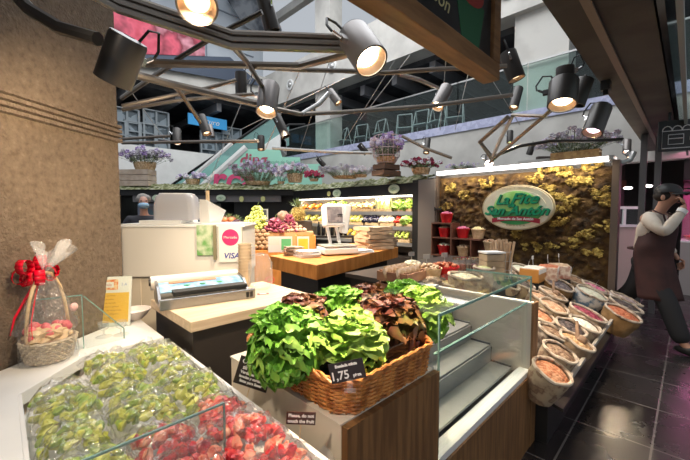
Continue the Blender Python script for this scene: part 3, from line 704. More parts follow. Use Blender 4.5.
# ================================================================ overhead beam, board, pipes, spotlights
bm_m = mat('beam_brown', (.055, .045, .04), .6, c2=(.09, .075, .065), scale=3)
gal('ceiling_beam', [(-2, 8.0, .17, .56, 2.5, 3.4)], bm_m)
gal('trim_beam_track', [(-2, 8.0, .385, .425, 2.485, 2.5)], mat('beam_track', (.26, .19, .15), .5))
gal('trim_beam_fascia', [(-2, 8.0, .13, .16, 2.5, 3.4)], black_gloss)
t = thing('glass_fascia_panel', 'greenish glass fascia panel with pale inner edge on the beam side', 'panel', Matrix.Rotation(R(45), 4, 'Z'))
MB().b2(.5, 7.9, .06, .075, 2.42, 3.3).build('glass', glass_far, t, smooth=False)
MB().b2(.5, 7.9, .055, .08, 2.36, 2.42).b2(.5, .56, .055, .08, 2.42, 3.3).build('metal_edge', mat('pale_edge', (.35, .4, .38), .4), t, smooth=False)
t = tag(MB().box((0, 0, 0), (.09, .06, .07)).box((0, 0, -.05), (.03, .03, .04)).build('beam_clamp', black, None, smooth=False), 'small black clamp on the underside of the brown beam', 'clamp')
t.matrix_basis = rotz(at(606, 86, z=2.455), 45)

# hanging chalkboard
bd = thing('hanging_chalkboard', 'black chalkboard in an orange brown wood frame hanging overhead', 'chalkboard', frame(ab(.5, .70, 2.08), A, UP))
BL, BH = 1.22, .9
fw = .075
MB().b2(0, BL, 0, fw, -.05, .03).b2(BL-fw, BL, fw, BH, -.05, .03).b2(0, fw, fw, BH, -.05, .03).b2(fw, BL-fw, BH-fw, BH, -.05, .03).build('frame', wood_frame, bd, smooth=False, bevel=.004)
MB().b2(fw, BL-fw, fw, BH-fw, -.03, .012).build('slate', mat('slate_black', (.018, .018, .02), .35, c2=(.04, .04, .042), scale=4), bd, smooth=False)
text('chalk_lettering', 'jalsón', .085, mat('chalk_yellow', (.7, .62, .32), .7), bd, (.66, .165, .013), (0, 0, R(-4)), shear=.3, ext=.0008)
q = MB(); q.prism([(.86, .085), (1.02, .085), (1.07, .27), (.80, .27)], .0122, .0135); q.build('drawn_green_pot', mat('chalk_green', (.03, .14, .06), .7), bd, smooth=False)
q = MB(); q.lathe([(1, .0136), (1, .015)], 20, sx=.13, sy=.07, c=(.93, .31, 0)); q.lathe([(1, .0136), (1, .015)], 20, sx=.06, sy=.05, c=(1.0, .38, 0)); q.build('drawn_red_fruit', mat('chalk_red', (.42, .05, .04), .7), bd, smooth=False)
for s, x in ((0, .2), (1, 1.0)):
    MB().tube([(x, BH, -.01), (x, BH+2, -.01)], .004, 6).build('hanging_wire', steel, bd)

# pipes: each run of tube is one thing; points are px, py, depth
def run(lab, pts, r=.018, m=bronze, n=3, gap=.0):
    P = [at(*p[:2], d=p[2]) for p in pts]
    mb = MB()
    if gap:
        for k in (-1, 0, 1)[:n]:
            mb.tube([p+UP*gap*k for p in P], r, 8)
    else: mb.tube(P, r, 8)
    return tag(mb.build('ceiling_pipe', m), lab, 'pipe')
run('thick triple bundle of bronze tubes crossing the upper left to the big lit spotlight', [(60, -30, 1.05), (118, 2, 1.15), (232, 40, 1.3), (292, 42, 1.34), (346, 44, 1.38)], .0125, gap=.024)
run('short bronze tube dropping from the triple bundle to a lit spotlight', [(234, 47, 1.32), (247, 62, 1.7), (262, 86, 2.05)], .013)
run('long bronze tube level below the triple bundle, ending by the big spotlight', [(120, 61, 1.9), (200, 64, 1.85), (300, 66, 1.8), (322, 60, 1.6), (352, 52, 1.42)], .019)
run('bronze tube just under the level one, running behind the big spotlight', [(120, 65, 1.95), (240, 66, 1.95), (300, 70, 1.95), (352, 71, 2.0)], .013)
run('thick bronze tube sloping down from the pillar to the centre spotlight', [(118, 70, 1.8), (170, 84, 1.95), (262, 105, 2.15)], .022)
run('long thin tube leading right from the centre spotlight under the chalkboard', [(262, 106, 2.2), (300, 114, 2.4), (345, 112, 2.55), (430, 106, 2.65), (512, 95, 2.75)], .016)
run('bent silver tube rising to the small spotlight left of centre column', [(302, 114, 2.4), (319, 104, 2.5), (329, 93, 2.55)], .016, steel)
run('tube passing behind the big spotlight to the chalkboard corner spotlight', [(345, 71, 2.0), (384, 73, 2.05), (440, 69, 2.1), (506, 66, 2.15)], .014)
run('short tube branching down right to the lit spotlight under the chalkboard', [(398, 74, 2.1), (420, 80, 2.4), (438, 88, 2.75)], .014)
run('thin tube rising from the pillar to the square black spotlight', [(122, 106, 2.6), (170, 96, 2.7), (208, 88, 2.8), (236, 80, 2.9)], .016)
run('pair tube crossing left below the black spotlight', [(122, 110, 2.7), (180, 100, 2.8), (240, 95, 2.9), (278, 93, 3.0)], .015)
run('short tube hanging from the sloping thick tube to the dark spotlight', [(174, 86, 2.0), (180, 92, 2.3), (200, 122, 2.8)], .014)
run('rising tube at the far left between pillar and triple bundle', [(122, 98, 2.6), (160, 72, 2.3), (176, 62, 2.1)], .016)
run('dark tube rising through the bundle to the top black spotlight', [(176, 60, 2.1), (215, 36, 2.0), (262, 12, 1.9)], .014, housing)
run('thin low tube running level from the pillar above the lilac flowers', [(122, 143, 4.6), (180, 142, 4.5), (258, 141, 4.3)], .02)
run('second thin low tube just above the lilac flowers', [(122, 139, 4.4), (170, 136, 4.3)], .018)
run('far low tube behind the caged flowers', [(272, 148, 5.0), (330, 152, 5.1), (372, 153, 5.2)], .022, steel)
run('zigzag dark tube right of the flower cage', [(402, 136, 4.6), (425, 148, 4.5), (452, 158, 4.4)], .02)
run('angled black tube of the right hand cluster, left arm', [(508, 117, 3.2), (480, 142, 3.6), (492, 158, 3.6)], .022)
run('silver tube of the right hand cluster rising from the glaring lamp', [(492, 158, 3.6), (502, 136, 3.4), (513, 115, 3.2)], .017, steel)
run('dark tube of the right hand cluster kinking towards the wide warm lamp', [(512, 115, 3.2), (544, 116, 2.9), (558, 103, 2.6)], .015)
run('straight dark tube of the right hand cluster under the wide lamp', [(489, 163, 3.7), (530, 128, 3.2), (556, 106, 2.7)], .017)
run('thin curved tube above the flower trough towards the right corner', [(494, 156, 3.7), (520, 146, 3.8), (550, 141, 3.9), (590, 141, 4.0), (622, 139, 4.1)], .018, housing)
run('curved pipe end joining the light strip at its right corner', [(613, 163, 4.15), (622, 163, 4.15), (630, 160, 4.2), (634, 152, 4.2)], .03, steel)
run('thick dark tube sweeping from the top left to the big black spotlight', [(8, -14, 1.15), (30, 10, 1.1), (60, 28, 1.08), (98, 39, 1.05)], .02, housing)
for i, (a_, b_) in enumerate([((205, 192, 6), (255, 70, 6)), ((300, 150, 6), (330, 60, 5)), ((345, 140, 6), (395, 60, 5)), ((440, 130, 6), (446, 60, 5)), ((455, 130, 6), (470, 66, 5)), ((480, 60, 5), (520, 125, 5)), ((123, 80, 5), (165, 140, 6)), ((360, 120, 5.5), (410, 55, 5)), ((265, 150, 6), (300, 70, 5.5)), ((240, 130, 6), (345, 78, 5.5))]):
    tag(MB().tube([at(*a_[:2], d=a_[2]), at(*b_[:2], d=b_[2])], .006, 5).build('suspension_cable', steel), 'thin taut cable crossing the hall, ' + ['from the mint hoarding up to the top', 'left of the centre column', 'right of the big lit spotlight', 'directly above the spotlight under the chalkboard', 'near the chalkboard lower corner', 'right of the chalkboard corner', 'beside the pillar on the left', 'behind the big lit spotlight', 'crossing the centre column', 'flattest one, crossing the middle'][i], 'cable', 'suspension cables of the lighting rig')

# spotlights
def lampmat(name, c, e): return mat(name, c, .4, emit=e)
lens_warm = lampmat('lens_warm', (1, .82, .58), 14)
lens_dim = lampmat('lens_dim', (1, .75, .45), 2.2)
lens_white = lampmat('lens_white', (1, .93, .9), 40)
lens_off = mat('lens_off', (.1, .09, .08), .3)
inner_gold = mat('reflector', (.62, .42, .27), .3, metal=.6)
hous2 = mat('lamp_housing_grey', (.22, .20, .19), .35, metal=.5)
def spot(px, py, dw, ln_px, axis, c, lab, lens=lens_warm, r=.06, pw=0, hm=None, lc=(1, .78, .52), cable=True, tgt=None, spread=70):
    d = 2*r*F/dw
    p = at(px, py, d=d)
    dr = Vector((axis[0], 0, -axis[1])).normalized()*math.sqrt(max(0, 1-c*c)) + Vector((-p.x, -p.y, 0)).normalized()*c
    dr.normalize()
    L = ln_px*d/F/max(.5, math.sqrt(1-c*c))
    t = thing('spotlight', lab, 'spotlight', Matrix.Translation(p) @ dr.to_track_quat('-Z', 'Y').to_matrix().to_4x4(), 'spotlights of the tube rig')
    hm = hm or housing
    MB().lathe([(r*.3, L/2+.004), (r*.93, L/2), (r, L/2-.01), (r, -L/2), (r*.9, -L/2), (r*.88, -L/2+.03)], 28, cap=False).build('housing', hm, t)
    MB().lathe([(0.001, L/2), (r*.96, L/2-.002)], 28, cap=False).build('back_cap', hm, t)
    if lens is not lens_off:
        MB().lathe([(r*.9, -L/2+.004), (r*.62, -L/2+.03), (r*.5, -L/2+.034)], 28, cap=False).build('reflector_ring', inner_gold, t)
        MB().lathe([(r*.62, -L/2+.03), (r*.5, -L/2+.022), (.001, -L/2+.02)], 24, cap=False).build('lens', lens, t)
    else:
        MB().lathe([(r*.88, -L/2+.03), (.001, -L/2+.03)], 24, cap=False).build('lens', lens, t)
    MB().box((r*1.15, 0, L*.15), (r*.4, .016, .03)).tube([(r*1.25, 0, L*.15), (r*1.7, 0, L*.3)], .007, 8).build('bracket', chrome if r < .07 else black, t)
    if cable:
        MB().tube([(r*.6, 0, L/2), (r*.9, 0, L/2+.05), (r*1.5, 0, L/2+.06), (r*1.9, 0, L/2+.0), (r*1.8, 0, L*.3)], .005, 6).build('cable', black, t)
    if pw:
        l = bpy.data.lights.new('spot_lamp', 'SPOT'); l.energy = pw; l.color = lc; l.spot_size = R(spread); l.spot_blend = .8; l.shadow_soft_size = .04
        o = bpy.data.objects.new('spot_lamp', l); col.objects.link(o)
        o.location = p + dr*(L/2+.03)
        o.rotation_euler = lookrot((tgt-o.location) if tgt is not None else dr)
    return t
spot(362, 48, 33, 40, (.45, .9), .5, 'big lit spotlight at the right end of the triple tube bundle', lens_warm, pw=130, hm=hous2, tgt=Vector((.15, 1.25, .9)))
spot(268, 99, 20, 30, (-.12, 1), .42, 'lit spotlight below the centre of the triple bundle', lens_warm, pw=52, hm=hous2, tgt=Vector((-.8, 2.2, 1.0)))
spot(121, 60, 34, 44, (-.4, .9), -.25, 'large black spotlight seen from behind against the pillar', lens_off, pw=24, tgt=Vector((-1.3, 1.7, 1.6)), spread=130)
spot(197, -4, 38, 30, (0, 1), .55, 'spotlight cut off by the top edge, seen from below', lens_dim, pw=62, hm=hous2, tgt=Vector((-1.0, 2.2, 1.05)), spread=90)
spot(268, 14, 15, 30, (.3, 1), -.2, 'black spotlight at the top edge near the gallery column', lens_off)
spot(241, 84, 11, 22, (0, 1), -.1, 'square-looking black spotlight left of the centre one', lens_off, pw=60, tgt=Vector((-1.2, 5, 1)))
spot(204, 125, 9, 20, (.3, 1), .25, 'dark spotlight in front of the blue shop sign, faint lens', lens_dim)
spot(177, 136, 8, 14, (.0, 1), .4, 'small glaring spotlight above the crate of lilac flowers', lens_white, pw=40, lc=(1, .9, .8), tgt=Vector((-1.5, 4.5, .9)))
spot(281, 126, 9, 24, (.45, 1), .1, 'slim dark spotlight just below right of the centre one', lens_off)
spot(261, 143, 7, 14, (0, 1), .2, 'small spotlight over the mint hoarding', lens_dim)
spot(211, 131, 5, 12, (.2, 1), .1, 'tiny grey spotlight beside the faint one by the blue sign', lens_off, hm=hous2)
spot(334, 97, 8, 16, (.55, .8), .2, 'small spotlight on the bent silver tube by the gallery column', lens_dim, hm=hous2, pw=40, tgt=Vector((0, 4, .9)))
spot(442, 97, 13, 24, (-.4, .9), .35, 'lit spotlight below the hanging chalkboard', lens_warm, pw=110, tgt=Vector((.5, 1.6, .8)), hm=hous2)
spot(512, 66, 16, 28, (.35, .95), .15, 'dark spotlight right of the chalkboard lower corner', lens_dim, pw=60, tgt=Vector((1.0, 2.2, .9)))
spot(516, 98, 9, 22, (-.22, 1), .3, 'small spotlight below the one at the chalkboard corner', lens_dim, pw=40, tgt=Vector((1.5, 3, .8)))
spot(563, 93, 26, 26, (-.05, 1), .3, 'wide warm lit spotlight under the brown beam', lens_warm, r=.075, pw=90, tgt=Vector((1.6, 2.4, .6)))
spot(581, 92, 15, 26, (-.35, 1), -.1, 'black spotlight directly behind the wide warm one', lens_off)
spot(565, 74, 16, 14, (0, 1), -.1, 'stubby black spotlight above the wide warm one', lens_off)
spot(597, 120, 18, 30, (-.3, .9), .25, 'black spotlight with pinkish glow above the flower trough', lampmat('lens_pink', (1, .72, .85), 4), pw=60, tgt=Vector((2.3, 3.2, .6)))
spot(510, 137, 6, 12, (0, 1), .2, 'small spotlight with yellow lens in the right hand cluster', lampmat('lens_yellow', (.9, 1, .4), 3))
spot(531, 149, 6, 11, (-.3, .9), -.1, 'tiny black spotlight on the curved tube by the flower trough', lens_off)
spot(427, 146, 6, 15, (-.1, 1), .3, 'small spotlight right of the violet flower cage', lens_dim)
spot(363, 149, 6, 12, (.6, .7), -.1, 'tiny black spotlight at the left of the violet flower cage', lens_off)
spot(321, 162, 5, 10, (.6, .7), -.1, 'tiny grey spotlight low over the silvery foliage', lens_off)
spot(489, 160, 8, 10, (0, .5), .85, 'glaring white lamp facing out above the oval sign', lampmat('lens_glare', (1, .86, .9), 90), r=.05, pw=30, lc=(1, .85, .85), tgt=ab(4.6, 2.2, .9))
spot(627, 146, 7, 12, (0, 1), .3, 'small silver spotlight at the right corner of the moss wall', lens_white, hm=hous2, pw=40, tgt=Vector((3, 3.6, 1.0)))
spot(630, 155, 6, 6, (.2, 1), .6, 'bare bright lamp below the silver spotlight at the corner', lens_white, r=.04)
# ================================================================ middle counter with scale, produce stand
cpts = [(-.86, 3.95), (-.27, 3.25), (.76, 4.92), (.12, 5.6)]
oc = thing('service_counter', 'orange wood service counter on a dark base holding the scale', 'counter', Matrix())
MB().prism(cpts, .80, .945).build('wood_top', wood_orange, oc, smooth=False, bevel=.004)
ins = [(-.74, 3.96), (-.27, 3.42), (.6, 4.88), (.1, 5.45)]
MB().prism(ins, 0, .80).build('dark_base', black, oc, smooth=False)
CT = .945
def on(px, py, z=CT): 
    return at(px, py, z=z)
# scale
sp_ = Vector(((337-345)/F*4.15, 4.15, CT))
s_ = thing('shop_scale', 'white electronic scale with tilted display head on the orange counter', 'scale', rotz(sp_, 20))
MB().b2(-.21, .21, -.18, .18, .015, .085).build('body', white, s_, smooth=False, bevel=.012)
MB().b2(-.2, .2, -.17, .17, .095, .11).build('weighing_plate', steel, s_, smooth=False, bevel=.004)
MB().box((-.06, .13, .2), (.035, .03, .26), rot=Matrix.Rotation(R(-12), 3, 'Y')).box((.06, .13, .2), (.035, .03, .26), rot=Matrix.Rotation(R(-12), 3, 'Y')).build('stand', white, s_, smooth=False, bevel=.004)
hd = MB().box((-.02, .1, .46), (.25, .14, .27), rot=Matrix.Rotation(R(-12), 3, 'X')).build('display_head', white, s_, smooth=False, bevel=.015)
scr = MB().box((-.02, .023, .475), (.19, .006, .19), rot=Matrix.Rotation(R(-12), 3, 'X')); scr.build('screen', mat('scale_screen', (.2, .18, .19), .25, c2=(.32, .28, .28), scale=20), hd, smooth=False)
kb = MB(); [kb.box((.02+ (k % 3)*.024, .017-.002, .43+(k//3)*.022), (.016, .006, .014)) for k in range(9)]; kb.build('printed_rows', char, hd, smooth=False)
MB().box((.14, .1, .42), (.09, .13, .36), rot=Matrix.Rotation(R(8), 3, 'Y')).build('side_printer', white, s_, smooth=False, bevel=.02)
# stacks of paper bags on the counter : each sheet bundle is a thing of its own
rg = random.Random(12)
def bag_stack(p, n, w, d, h, labs, m, grp, name='paper_bag_bundle'):
    z = p.z
    for i in range(n):
        hh = h*rg.uniform(.7, 1.2)
        mb = MB(); s = rg.random()*9
        def top(u, v, zz): return Vector(((u-.5)*w, (v-.5)*d, zz+.012*noise.noise(Vector((u*3+s, v*3, i)))))
        mb.sheet(lambda u, v: top(u, v, hh-.002), 6, 5); mb.sheet(lambda u, v: top(1-u, v, 0.004), 6, 5)
        k = len(mb.v)//2; nu = 7
        ring = [j for j in range(7)] + [7*j+6 for j in range(1, 6)] + [35+j for j in range(5, -1, -1)] + [7*j for j in range(4, 0, -1)]
        def bot(j): return k + (j//7)*7 + (6-j % 7)
        for a_, b_ in zip(ring, ring[1:]+ring[:1]): mb.f.append((a_, bot(a_), bot(b_), b_)); mb.m.append(0)
        o = mb.build(name, m, None, smooth=False)
        tag(o, labs % (['bottom', 'second', 'third', 'fourth', 'fifth', 'sixth'][i] if i < n-1 else 'top'), 'paper bags', grp)
        o.matrix_basis = rotz((p.x+rg.uniform(-.015, .015), p.y+rg.uniform(-.015, .015), z), rg.uniform(-8, 8)+30); z += hh+.001
kraft_d = mat('kraft_dark', (.22, .14, .09), .75, c2=(.34, .24, .16), scale=10)
bag_stack(Vector((.40, 4.75, CT)), 6, .42, .34, .05, 'brown paper bags right of the scale, %s bundle of the large stack', kraft, 'large stack of paper bags by the scale')
bag_stack(Vector((.60, 4.95, CT)), 4, .24, .2, .045, 'dark paper bags at the counter\'s right end, %s bundle', kraft_d, 'small dark stack of paper bags')
bag_stack(Vector((.20, 4.28, CT)), 2, .26, .2, .02, 'white paper bags in front of the brown stack, %s sheet bundle', paper, 'white paper bags on the orange counter', 'white_bag_bundle')
bag_stack(Vector((-.60, 4.02, CT)), 5, .2, .16, .022, 'grey brown newspaper bundle at the counter\'s left end, %s one', kraft_d, 'newspaper bundles at the left end')
bag_stack(Vector((-.42, 3.86, CT)), 4, .24, .2, .02, 'pale printed paper bundle left of the scale, %s one', paper, 'pale paper bundles left of the scale', 'paper_bundle')
bag_stack(Vector((-.33, 4.15, CT)), 2, .2, .2, .03, 'dark folder bundle between papers and scale, %s one', mat('grey_folder', (.12, .12, .13), .5), 'dark bundles by the scale', 'folder_bundle')
for i, (px, c_, lab) in enumerate([(286, (.12, .5, .22), 'small green and white flyer standing on the orange counter'), (303, (.85, .6, .05), 'small yellow flyer standing on the orange counter'), (274, (.8, .78, .7), 'small white card on the crate front left of the flyers')]):
    t = thing('standing_flyer', lab, 'flyer', frame(Vector(((px-345)/F*4.3, 4.3, CT)), (1, .2, 0)))
    MB().b2(-.075, .075, 0, .006, 0, .2).build('card', paper, t, smooth=False); MB().b2(-.06, .06, -.002, 0, .03 if i != 2 else .09, .17).build('printed_area', mat('flyer_ink%d' % i, c_, .5), t, smooth=False)

# produce display stand behind: stepped wooden boxes
ps = thing('produce_stand', 'stepped wooden produce stand behind the orange counter', 'display stand', rotz((-1.16, 4.7, 0), 8))
MB().b2(-.62, .75, 0, .45, 0, .92).build('front_box', wood_orange, ps, smooth=False)
MB().b2(-.7, .75, .45, .85, 0, 1.14).build('middle_box', mat('tan_box', (.45, .27, .12), .5), ps, smooth=False)
MB().b2(-.75, .75, .85, 1.3, 0, 1.3).build('rear_box', char, ps, smooth=False)
def lp(x, y, z): return rotz((-1.16, 4.7, 0), 8) @ Vector((x, y, z))
small('kiwi', 'kiwi', 'brown kiwi in the heap at the front of the produce stand', 'kiwi', 'heap of kiwis', M_('v_kiwi', (.2, .11, .05), .8, c2=(.34, .21, .11), scale=30), (.05, .037, .036), .08)
for lay in range(5):
    for ix in range(7-lay):
        for iy in range(max(1, 3-lay//2)):
            p = lp(-.33+lay*.045+ix*.085, .08+lay*.05+iy*.085, .96+lay*.052)
            put('kiwi', Matrix.Translation(p) @ Matrix.Rotation(rg.uniform(0, 3), 4, 'Z'))
small('nut', 'walnut', 'small tan nut in the heap beneath the pineapple', 'nut', 'heap of nuts under the pineapple', M_('v_nut', (.4, .22, .13), .7, c2=(.62, .44, .32), scale=20), (.036, .03, .03), .15)
for lay in range(3):
    for ix in range(8-lay*2):
        for iy in range(3-lay):
            put('nut', Matrix.Translation(lp(.18+lay*.06+ix*.062, .5+lay*.03+iy*.065, 1.175+lay*.045)) @ Matrix.Rotation(rg.uniform(0, 3), 4, 'Z'))
small('apple', 'apple', 'red apple in the heap behind the folded white card', 'apple', 'heap of red apples', M_('v_apple', (.55, .04, .03), .3, c2=(.7, .3, .12), scale=6), (.05, .05, .045), .06)
for lay in range(3):
    for ix in range(5-lay):
        for iy in range(2): put('apple', Matrix.Translation(lp(-.79+lay*.05+ix*.1, .55+lay*.04+iy*.1, 1.19+lay*.07)))
def grapes(lab, p, m, w, h, n, seed):
    g = random.Random(seed); mb = MB()
    for i in range(n):
        z = g.random(); wr = w*(1-z*.75)
        mb.blob((g.uniform(-1, 1)*wr, g.uniform(-1, 1)*wr*.6, z*h), .022, 1)
    t = thing('grape_bunch', lab, 'grapes', Matrix.Translation(p)); b = mb.build('berries', m, t)
    MB().tube([(0, 0, h*.8), (.01, 0, h+.04), (.03, 0, h+.07)], .005, 5).build('stem', stem_m, t)
gg = mat('grape_green', (.45, .52, .08), .3, c2=(.66, .7, .25), scale=30); gr = mat('grape_red', (.12, .01, .035), .3, c2=(.3, .06, .1), scale=30); gd = mat('grape_dark', (.05, .01, .03), .3)
grapes('tall heap of green grapes in the middle of the produce stand', lp(-.1, .62, 1.15), gg, .2, .38, 190, 1)
grapes('green grape bunch leaning left of the tall green heap', lp(-.22, .54, 1.15), gg, .12, .22, 80, 2)
grapes('dark red grape heap right of the green grapes', lp(.17, .5, 1.15), gr, .2, .2, 170, 3)
grapes('dark red grape bunch spilling beneath the pineapple', lp(.38, .56, 1.16), gr, .15, .24, 100, 4)
grapes('small nearly black grape heap left of the green grapes', lp(-.42, .6, 1.15), gd, .14, .17, 110, 5)
# pineapple and artichoke like succulent
def pineapple(lab, p, s, leaf_only=False):
    t = thing('pineapple', lab, 'pineapple', Matrix.Translation(p) @ Matrix.Scale(s, 4))
    b = MB()
    b.lathe([(.01, 0), (.07, .01), (.095, .06), (.1, .12), (.09, .18), (.06, .22), (.01, .225)], 20)
    for i in range(9):
        for k in range(12):
            an = k*.5236+(i % 2)*.26; z = .02+i*.022; r_ = .07+.03*math.sin(min(1, z/.2)*math.pi)
            b.blob((math.cos(an)*r_, math.sin(an)*r_, z), (.02, .02, .013), 0)
    b.build('fruit', mat('v_pineapple', (.25, .17, .04), .6, c2=(.5, .4, .12), scale=40), t)
    l = MB()
    for i in range(34):
        an = i*2.4; tl = .25+.6*(i/34); ln = .12+.1*(1-i/34)
        d_ = Vector((math.cos(an)*math.cos(1.5*(i/34)), math.sin(an)*math.cos(1.5*(i/34)), tl)).normalized(); sv = d_.cross(UP).normalized()*.014 if d_.cross(UP).length > .01 else Vector((.014, 0, 0))
        q = Vector((0, 0, .21+.04*i/34))
        l.add([q-sv, q+sv, q+d_*ln*.6+sv*.8, q+d_*ln, q+d_*ln*.6-sv*.8], [(0, 1, 2, 3, 4)])
    l.build('leaf_crown', leaf_m, t, smooth=False)
pineapple('whole pineapple with spiky crown on the produce stand', lp(.52, .85, 1.3), 1.05)
pineapple('pineapple standing far left behind the red apples', lp(-.55, .75, 1.14), .8)
pineapple('small pineapple with pale crown beside the dark grapes', lp(-.44, .8, 1.14), .75)
t = tag(MB().blob((0, 0, 0), (.1, .1, .09), 2, .1).build('coconut', M_('v_coco', (.35, .2, .13), .8, c2=(.55, .38, .28), scale=20)), 'pinkish brown coconut behind the red grapes', 'coconut'); t.matrix_basis = Matrix.Translation(lp(.28, .95, 1.38))
crate('produce_box', 'small open wooden box at the right end of the produce stand', rotz(lp(.62, .22, .92), 8), .28, .3, .2, 1, wood_orange)
crate('produce_box', 'low wooden box holding bananas at the stand\'s left end', rotz(lp(-.5, .2, .92), 8), .26, .3, .08, 1, wood_orange)
bn = tag(MB().tube([(-.09, 0, .04), (-.05, 0, 0), (0, 0, -.015), (.05, 0, 0), (.09, 0, .05)], [.008, .018, .02, .018, .006], 8).build('banana', M_('v_banana', (.8, .58, .05), .4)), 'yellow banana in the low wooden box', 'banana', 'bananas in the low box')
for i in range(4):
    o = bn if i == 0 else bn.copy()
    if i: col.objects.link(o)
    o.matrix_basis = Matrix.Translation(lp(-.55+i*.035, .18, 1.0+.01*i)) @ Matrix.Rotation(R(70+i*8), 4, 'Z')
t = thing('framed_screen', 'white framed screen standing behind the green grapes', 'screen', rotz(lp(-.1, 1.1, 1.3), 0)); MB().b2(-.12, .12, 0, .03, 0, .2).build('frame', white, t, smooth=False); MB().b2(-.1, .1, -.004, 0, .02, .18).build('glass', mat('screen_grey', (.14, .15, .15), .3), t, smooth=False)
for i in range(7):
    t = thing('dark_bottle', 'dark bottle on the shelf behind the pineapple, %s from the left' % ords[i], 'bottle', Matrix.Translation(Vector((-.50+i*.085, 6.6, 1.0)) ), 'dark bottles behind the pineapple')
    MB().lathe([(.03, 0), (.034, .02), (.034, .16), (.014, .21), (.014, .26), (.001, .26)], 12).build('glass_body', black_gloss, t)
t = thing('back_shelf', 'low dark shelf holding the dark bottles', 'shelf', rotz((-.25, 6.6, 0), 0)); MB().b2(-.42, .42, -.1, .1, .96, 1.0).b2(-.42, -.38, -.1, .1, 0, .96).b2(.38, .42, -.1, .1, 0, .96).build('board', char, t, smooth=False)
# ================================================================ foreground left
# wrapping counter
wc = thing('wrapping_counter', 'dark cabinet with pale wood top carrying the film wrapper', 'counter', Matrix.Rotation(R(45), 4, 'Z'))
MB().b2(.60, 1.34, 1.6, 2.19, .895, .945).build('wood_top', wood_light, wc, smooth=False, bevel=.003)
MB().b2(.62, 1.32, 1.63, 2.17, .0, .895).build('cabinet', char, wc, smooth=False)
WT = .945
# film wrapper
wp = thing('film_wrapper', 'steel cling film wrapping machine on the pale wood counter', 'wrapping machine', rotz(at(203, 298, z=WT), 34) @ Matrix.Diagonal((.86, 1.0, 1, 1)))
steel_d = mat('wrapper_steel', (.3, .3, .3), .25, metal=.85)
MB().b2(-.28, .30, -.14, .13, .0, .03).build('base_plate', steel_d, wp, smooth=False, bevel=.004)
MB().add([(-.28, -.12, .03), (-.28, .13, .03), (-.28, .13, .12), (-.28, -.02, .10), (-.265, -.12, .03), (-.265, .13, .03), (-.265, .13, .12), (-.265, -.02, .10)], [(3, 2, 1, 0), (4, 5, 6, 7), (0, 1, 5, 4), (1, 2, 6, 5), (2, 3, 7, 6), (3, 0, 4, 7)]).build('side_plate', steel_d, wp, smooth=False)
MB().add([(.265, -.12, .03), (.265, .13, .03), (.265, .13, .12), (.265, -.02, .10), (.28, -.12, .03), (.28, .13, .03), (.28, .13, .12), (.28, -.02, .10)], [(3, 2, 1, 0), (4, 5, 6, 7), (0, 1, 5, 4), (1, 2, 6, 5), (2, 3, 7, 6), (3, 0, 4, 7)]).build('side_plate', steel_d, wp, smooth=False)
MB().tube([(-.3, .12, .095), (.27, .12, .095)], .04, 20).build('film_roll', mat('film_roll', (.62, .58, .52), .3), wp)
MB().tube([(-.31, .12, .10), (-.3, .12, .10)], .02, 16).build('roll_core', char, wp)
pl = MB().box((0, .0, .085), (.53, .14, .006), rot=Matrix.Rotation(R(12), 3, 'X')).build('instruction_plate', blue_box, wp, smooth=False)
gq = MB(); [gq.blob((x, -.005, .088), (.022, .012, .004), 1) for x in (-.1, .0, .11)]; gq.build('printed_leaves', mat('print_green', (.03, .3, .1), .4), pl)
gq = MB(); gq.box((-.05, .05, .101), (.3, .03, .002), rot=Matrix.Rotation(R(12), 3, 'X')); gq.build('printed_red_band', mat('print_red', (.5, .2, .1), .4), pl, smooth=False)
MB().b2(-.2, .26, -.13, -.05, .058, .082).build('sealing_bar', black, wp, smooth=False, bevel=.004)
MB().b2(-.28, .30, -.17, -.14, .0, .055).build('front_panel', steel_d, wp, smooth=False, bevel=.004)
sw = MB(); [sw.b2(x, x+.018, -.174, -.17, .012, .042) for x in (.235, .262)]; sw.build('switch', black, wp, smooth=False)

# translucent crate on cream cabinet
cc = thing('cream_cabinet', 'tall cream cabinet beside the pillar under the translucent crate', 'cabinet', rotz((-1.14, 2.52, 0), 4))
MB().b2(-.42, .40, -.1, .35, 0, .995).build('carcass', cream, cc, smooth=False, bevel=.004)
MB().b2(-.41, -.30, -.104, -.1, .02, .985).build('narrow_door', mat('cream_door', (.78, .7, .58), .4), cc, smooth=False)
tc_ = thing('translucent_crate', 'large translucent white plastic crate on the cream cabinet', 'crate', rotz((-1.14, 2.52, .997), 4))
w2, d0, d1, hh = .41, -.12, .34, .345
cr = MB()
cr.b2(-w2, w2, d0, d0+.006, 0, hh).b2(-w2, w2, d1-.006, d1, 0, hh).b2(-w2, -w2+.006, d0, d1, 0, hh).b2(w2-.006, w2, d0, d1, 0, hh).b2(-w2, w2, d0, d1, 0, .006)
cr.build('walls', crate_tr, tc_, smooth=False)
MB().b2(-w2-.012, w2+.012, d0-.012, d0+.006, hh, hh+.015).b2(-w2-.012, w2+.012, d1-.006, d1+.012, hh, hh+.015).b2(-w2-.012, -w2+.006, d0, d1, hh, hh+.015).b2(w2-.006, w2+.012, d0, d1, hh, hh+.015).build('rim', white, tc_, smooth=False, bevel=.004)
MB().b2(-w2+.02, w2-.02, d0+.02, d1-.02, .02, .3).build('stored_paper', paper, tc_, smooth=False)
def decal(par, x0, x1, z0, z1, y, m, nm): return MB().b2(x0, x1, y-.002, y, z0, z1).build(nm, m, par, smooth=False)
po = thing('card_payment_notice', 'white notice with pink disc taped to the crate\'s right end', 'notice', rotz((-1.14, 2.52, .997), 4))
MB().b2(.25, .405, d0-.0165, d0-.0135, .1, .37).build('sheet', paper, po, smooth=False)
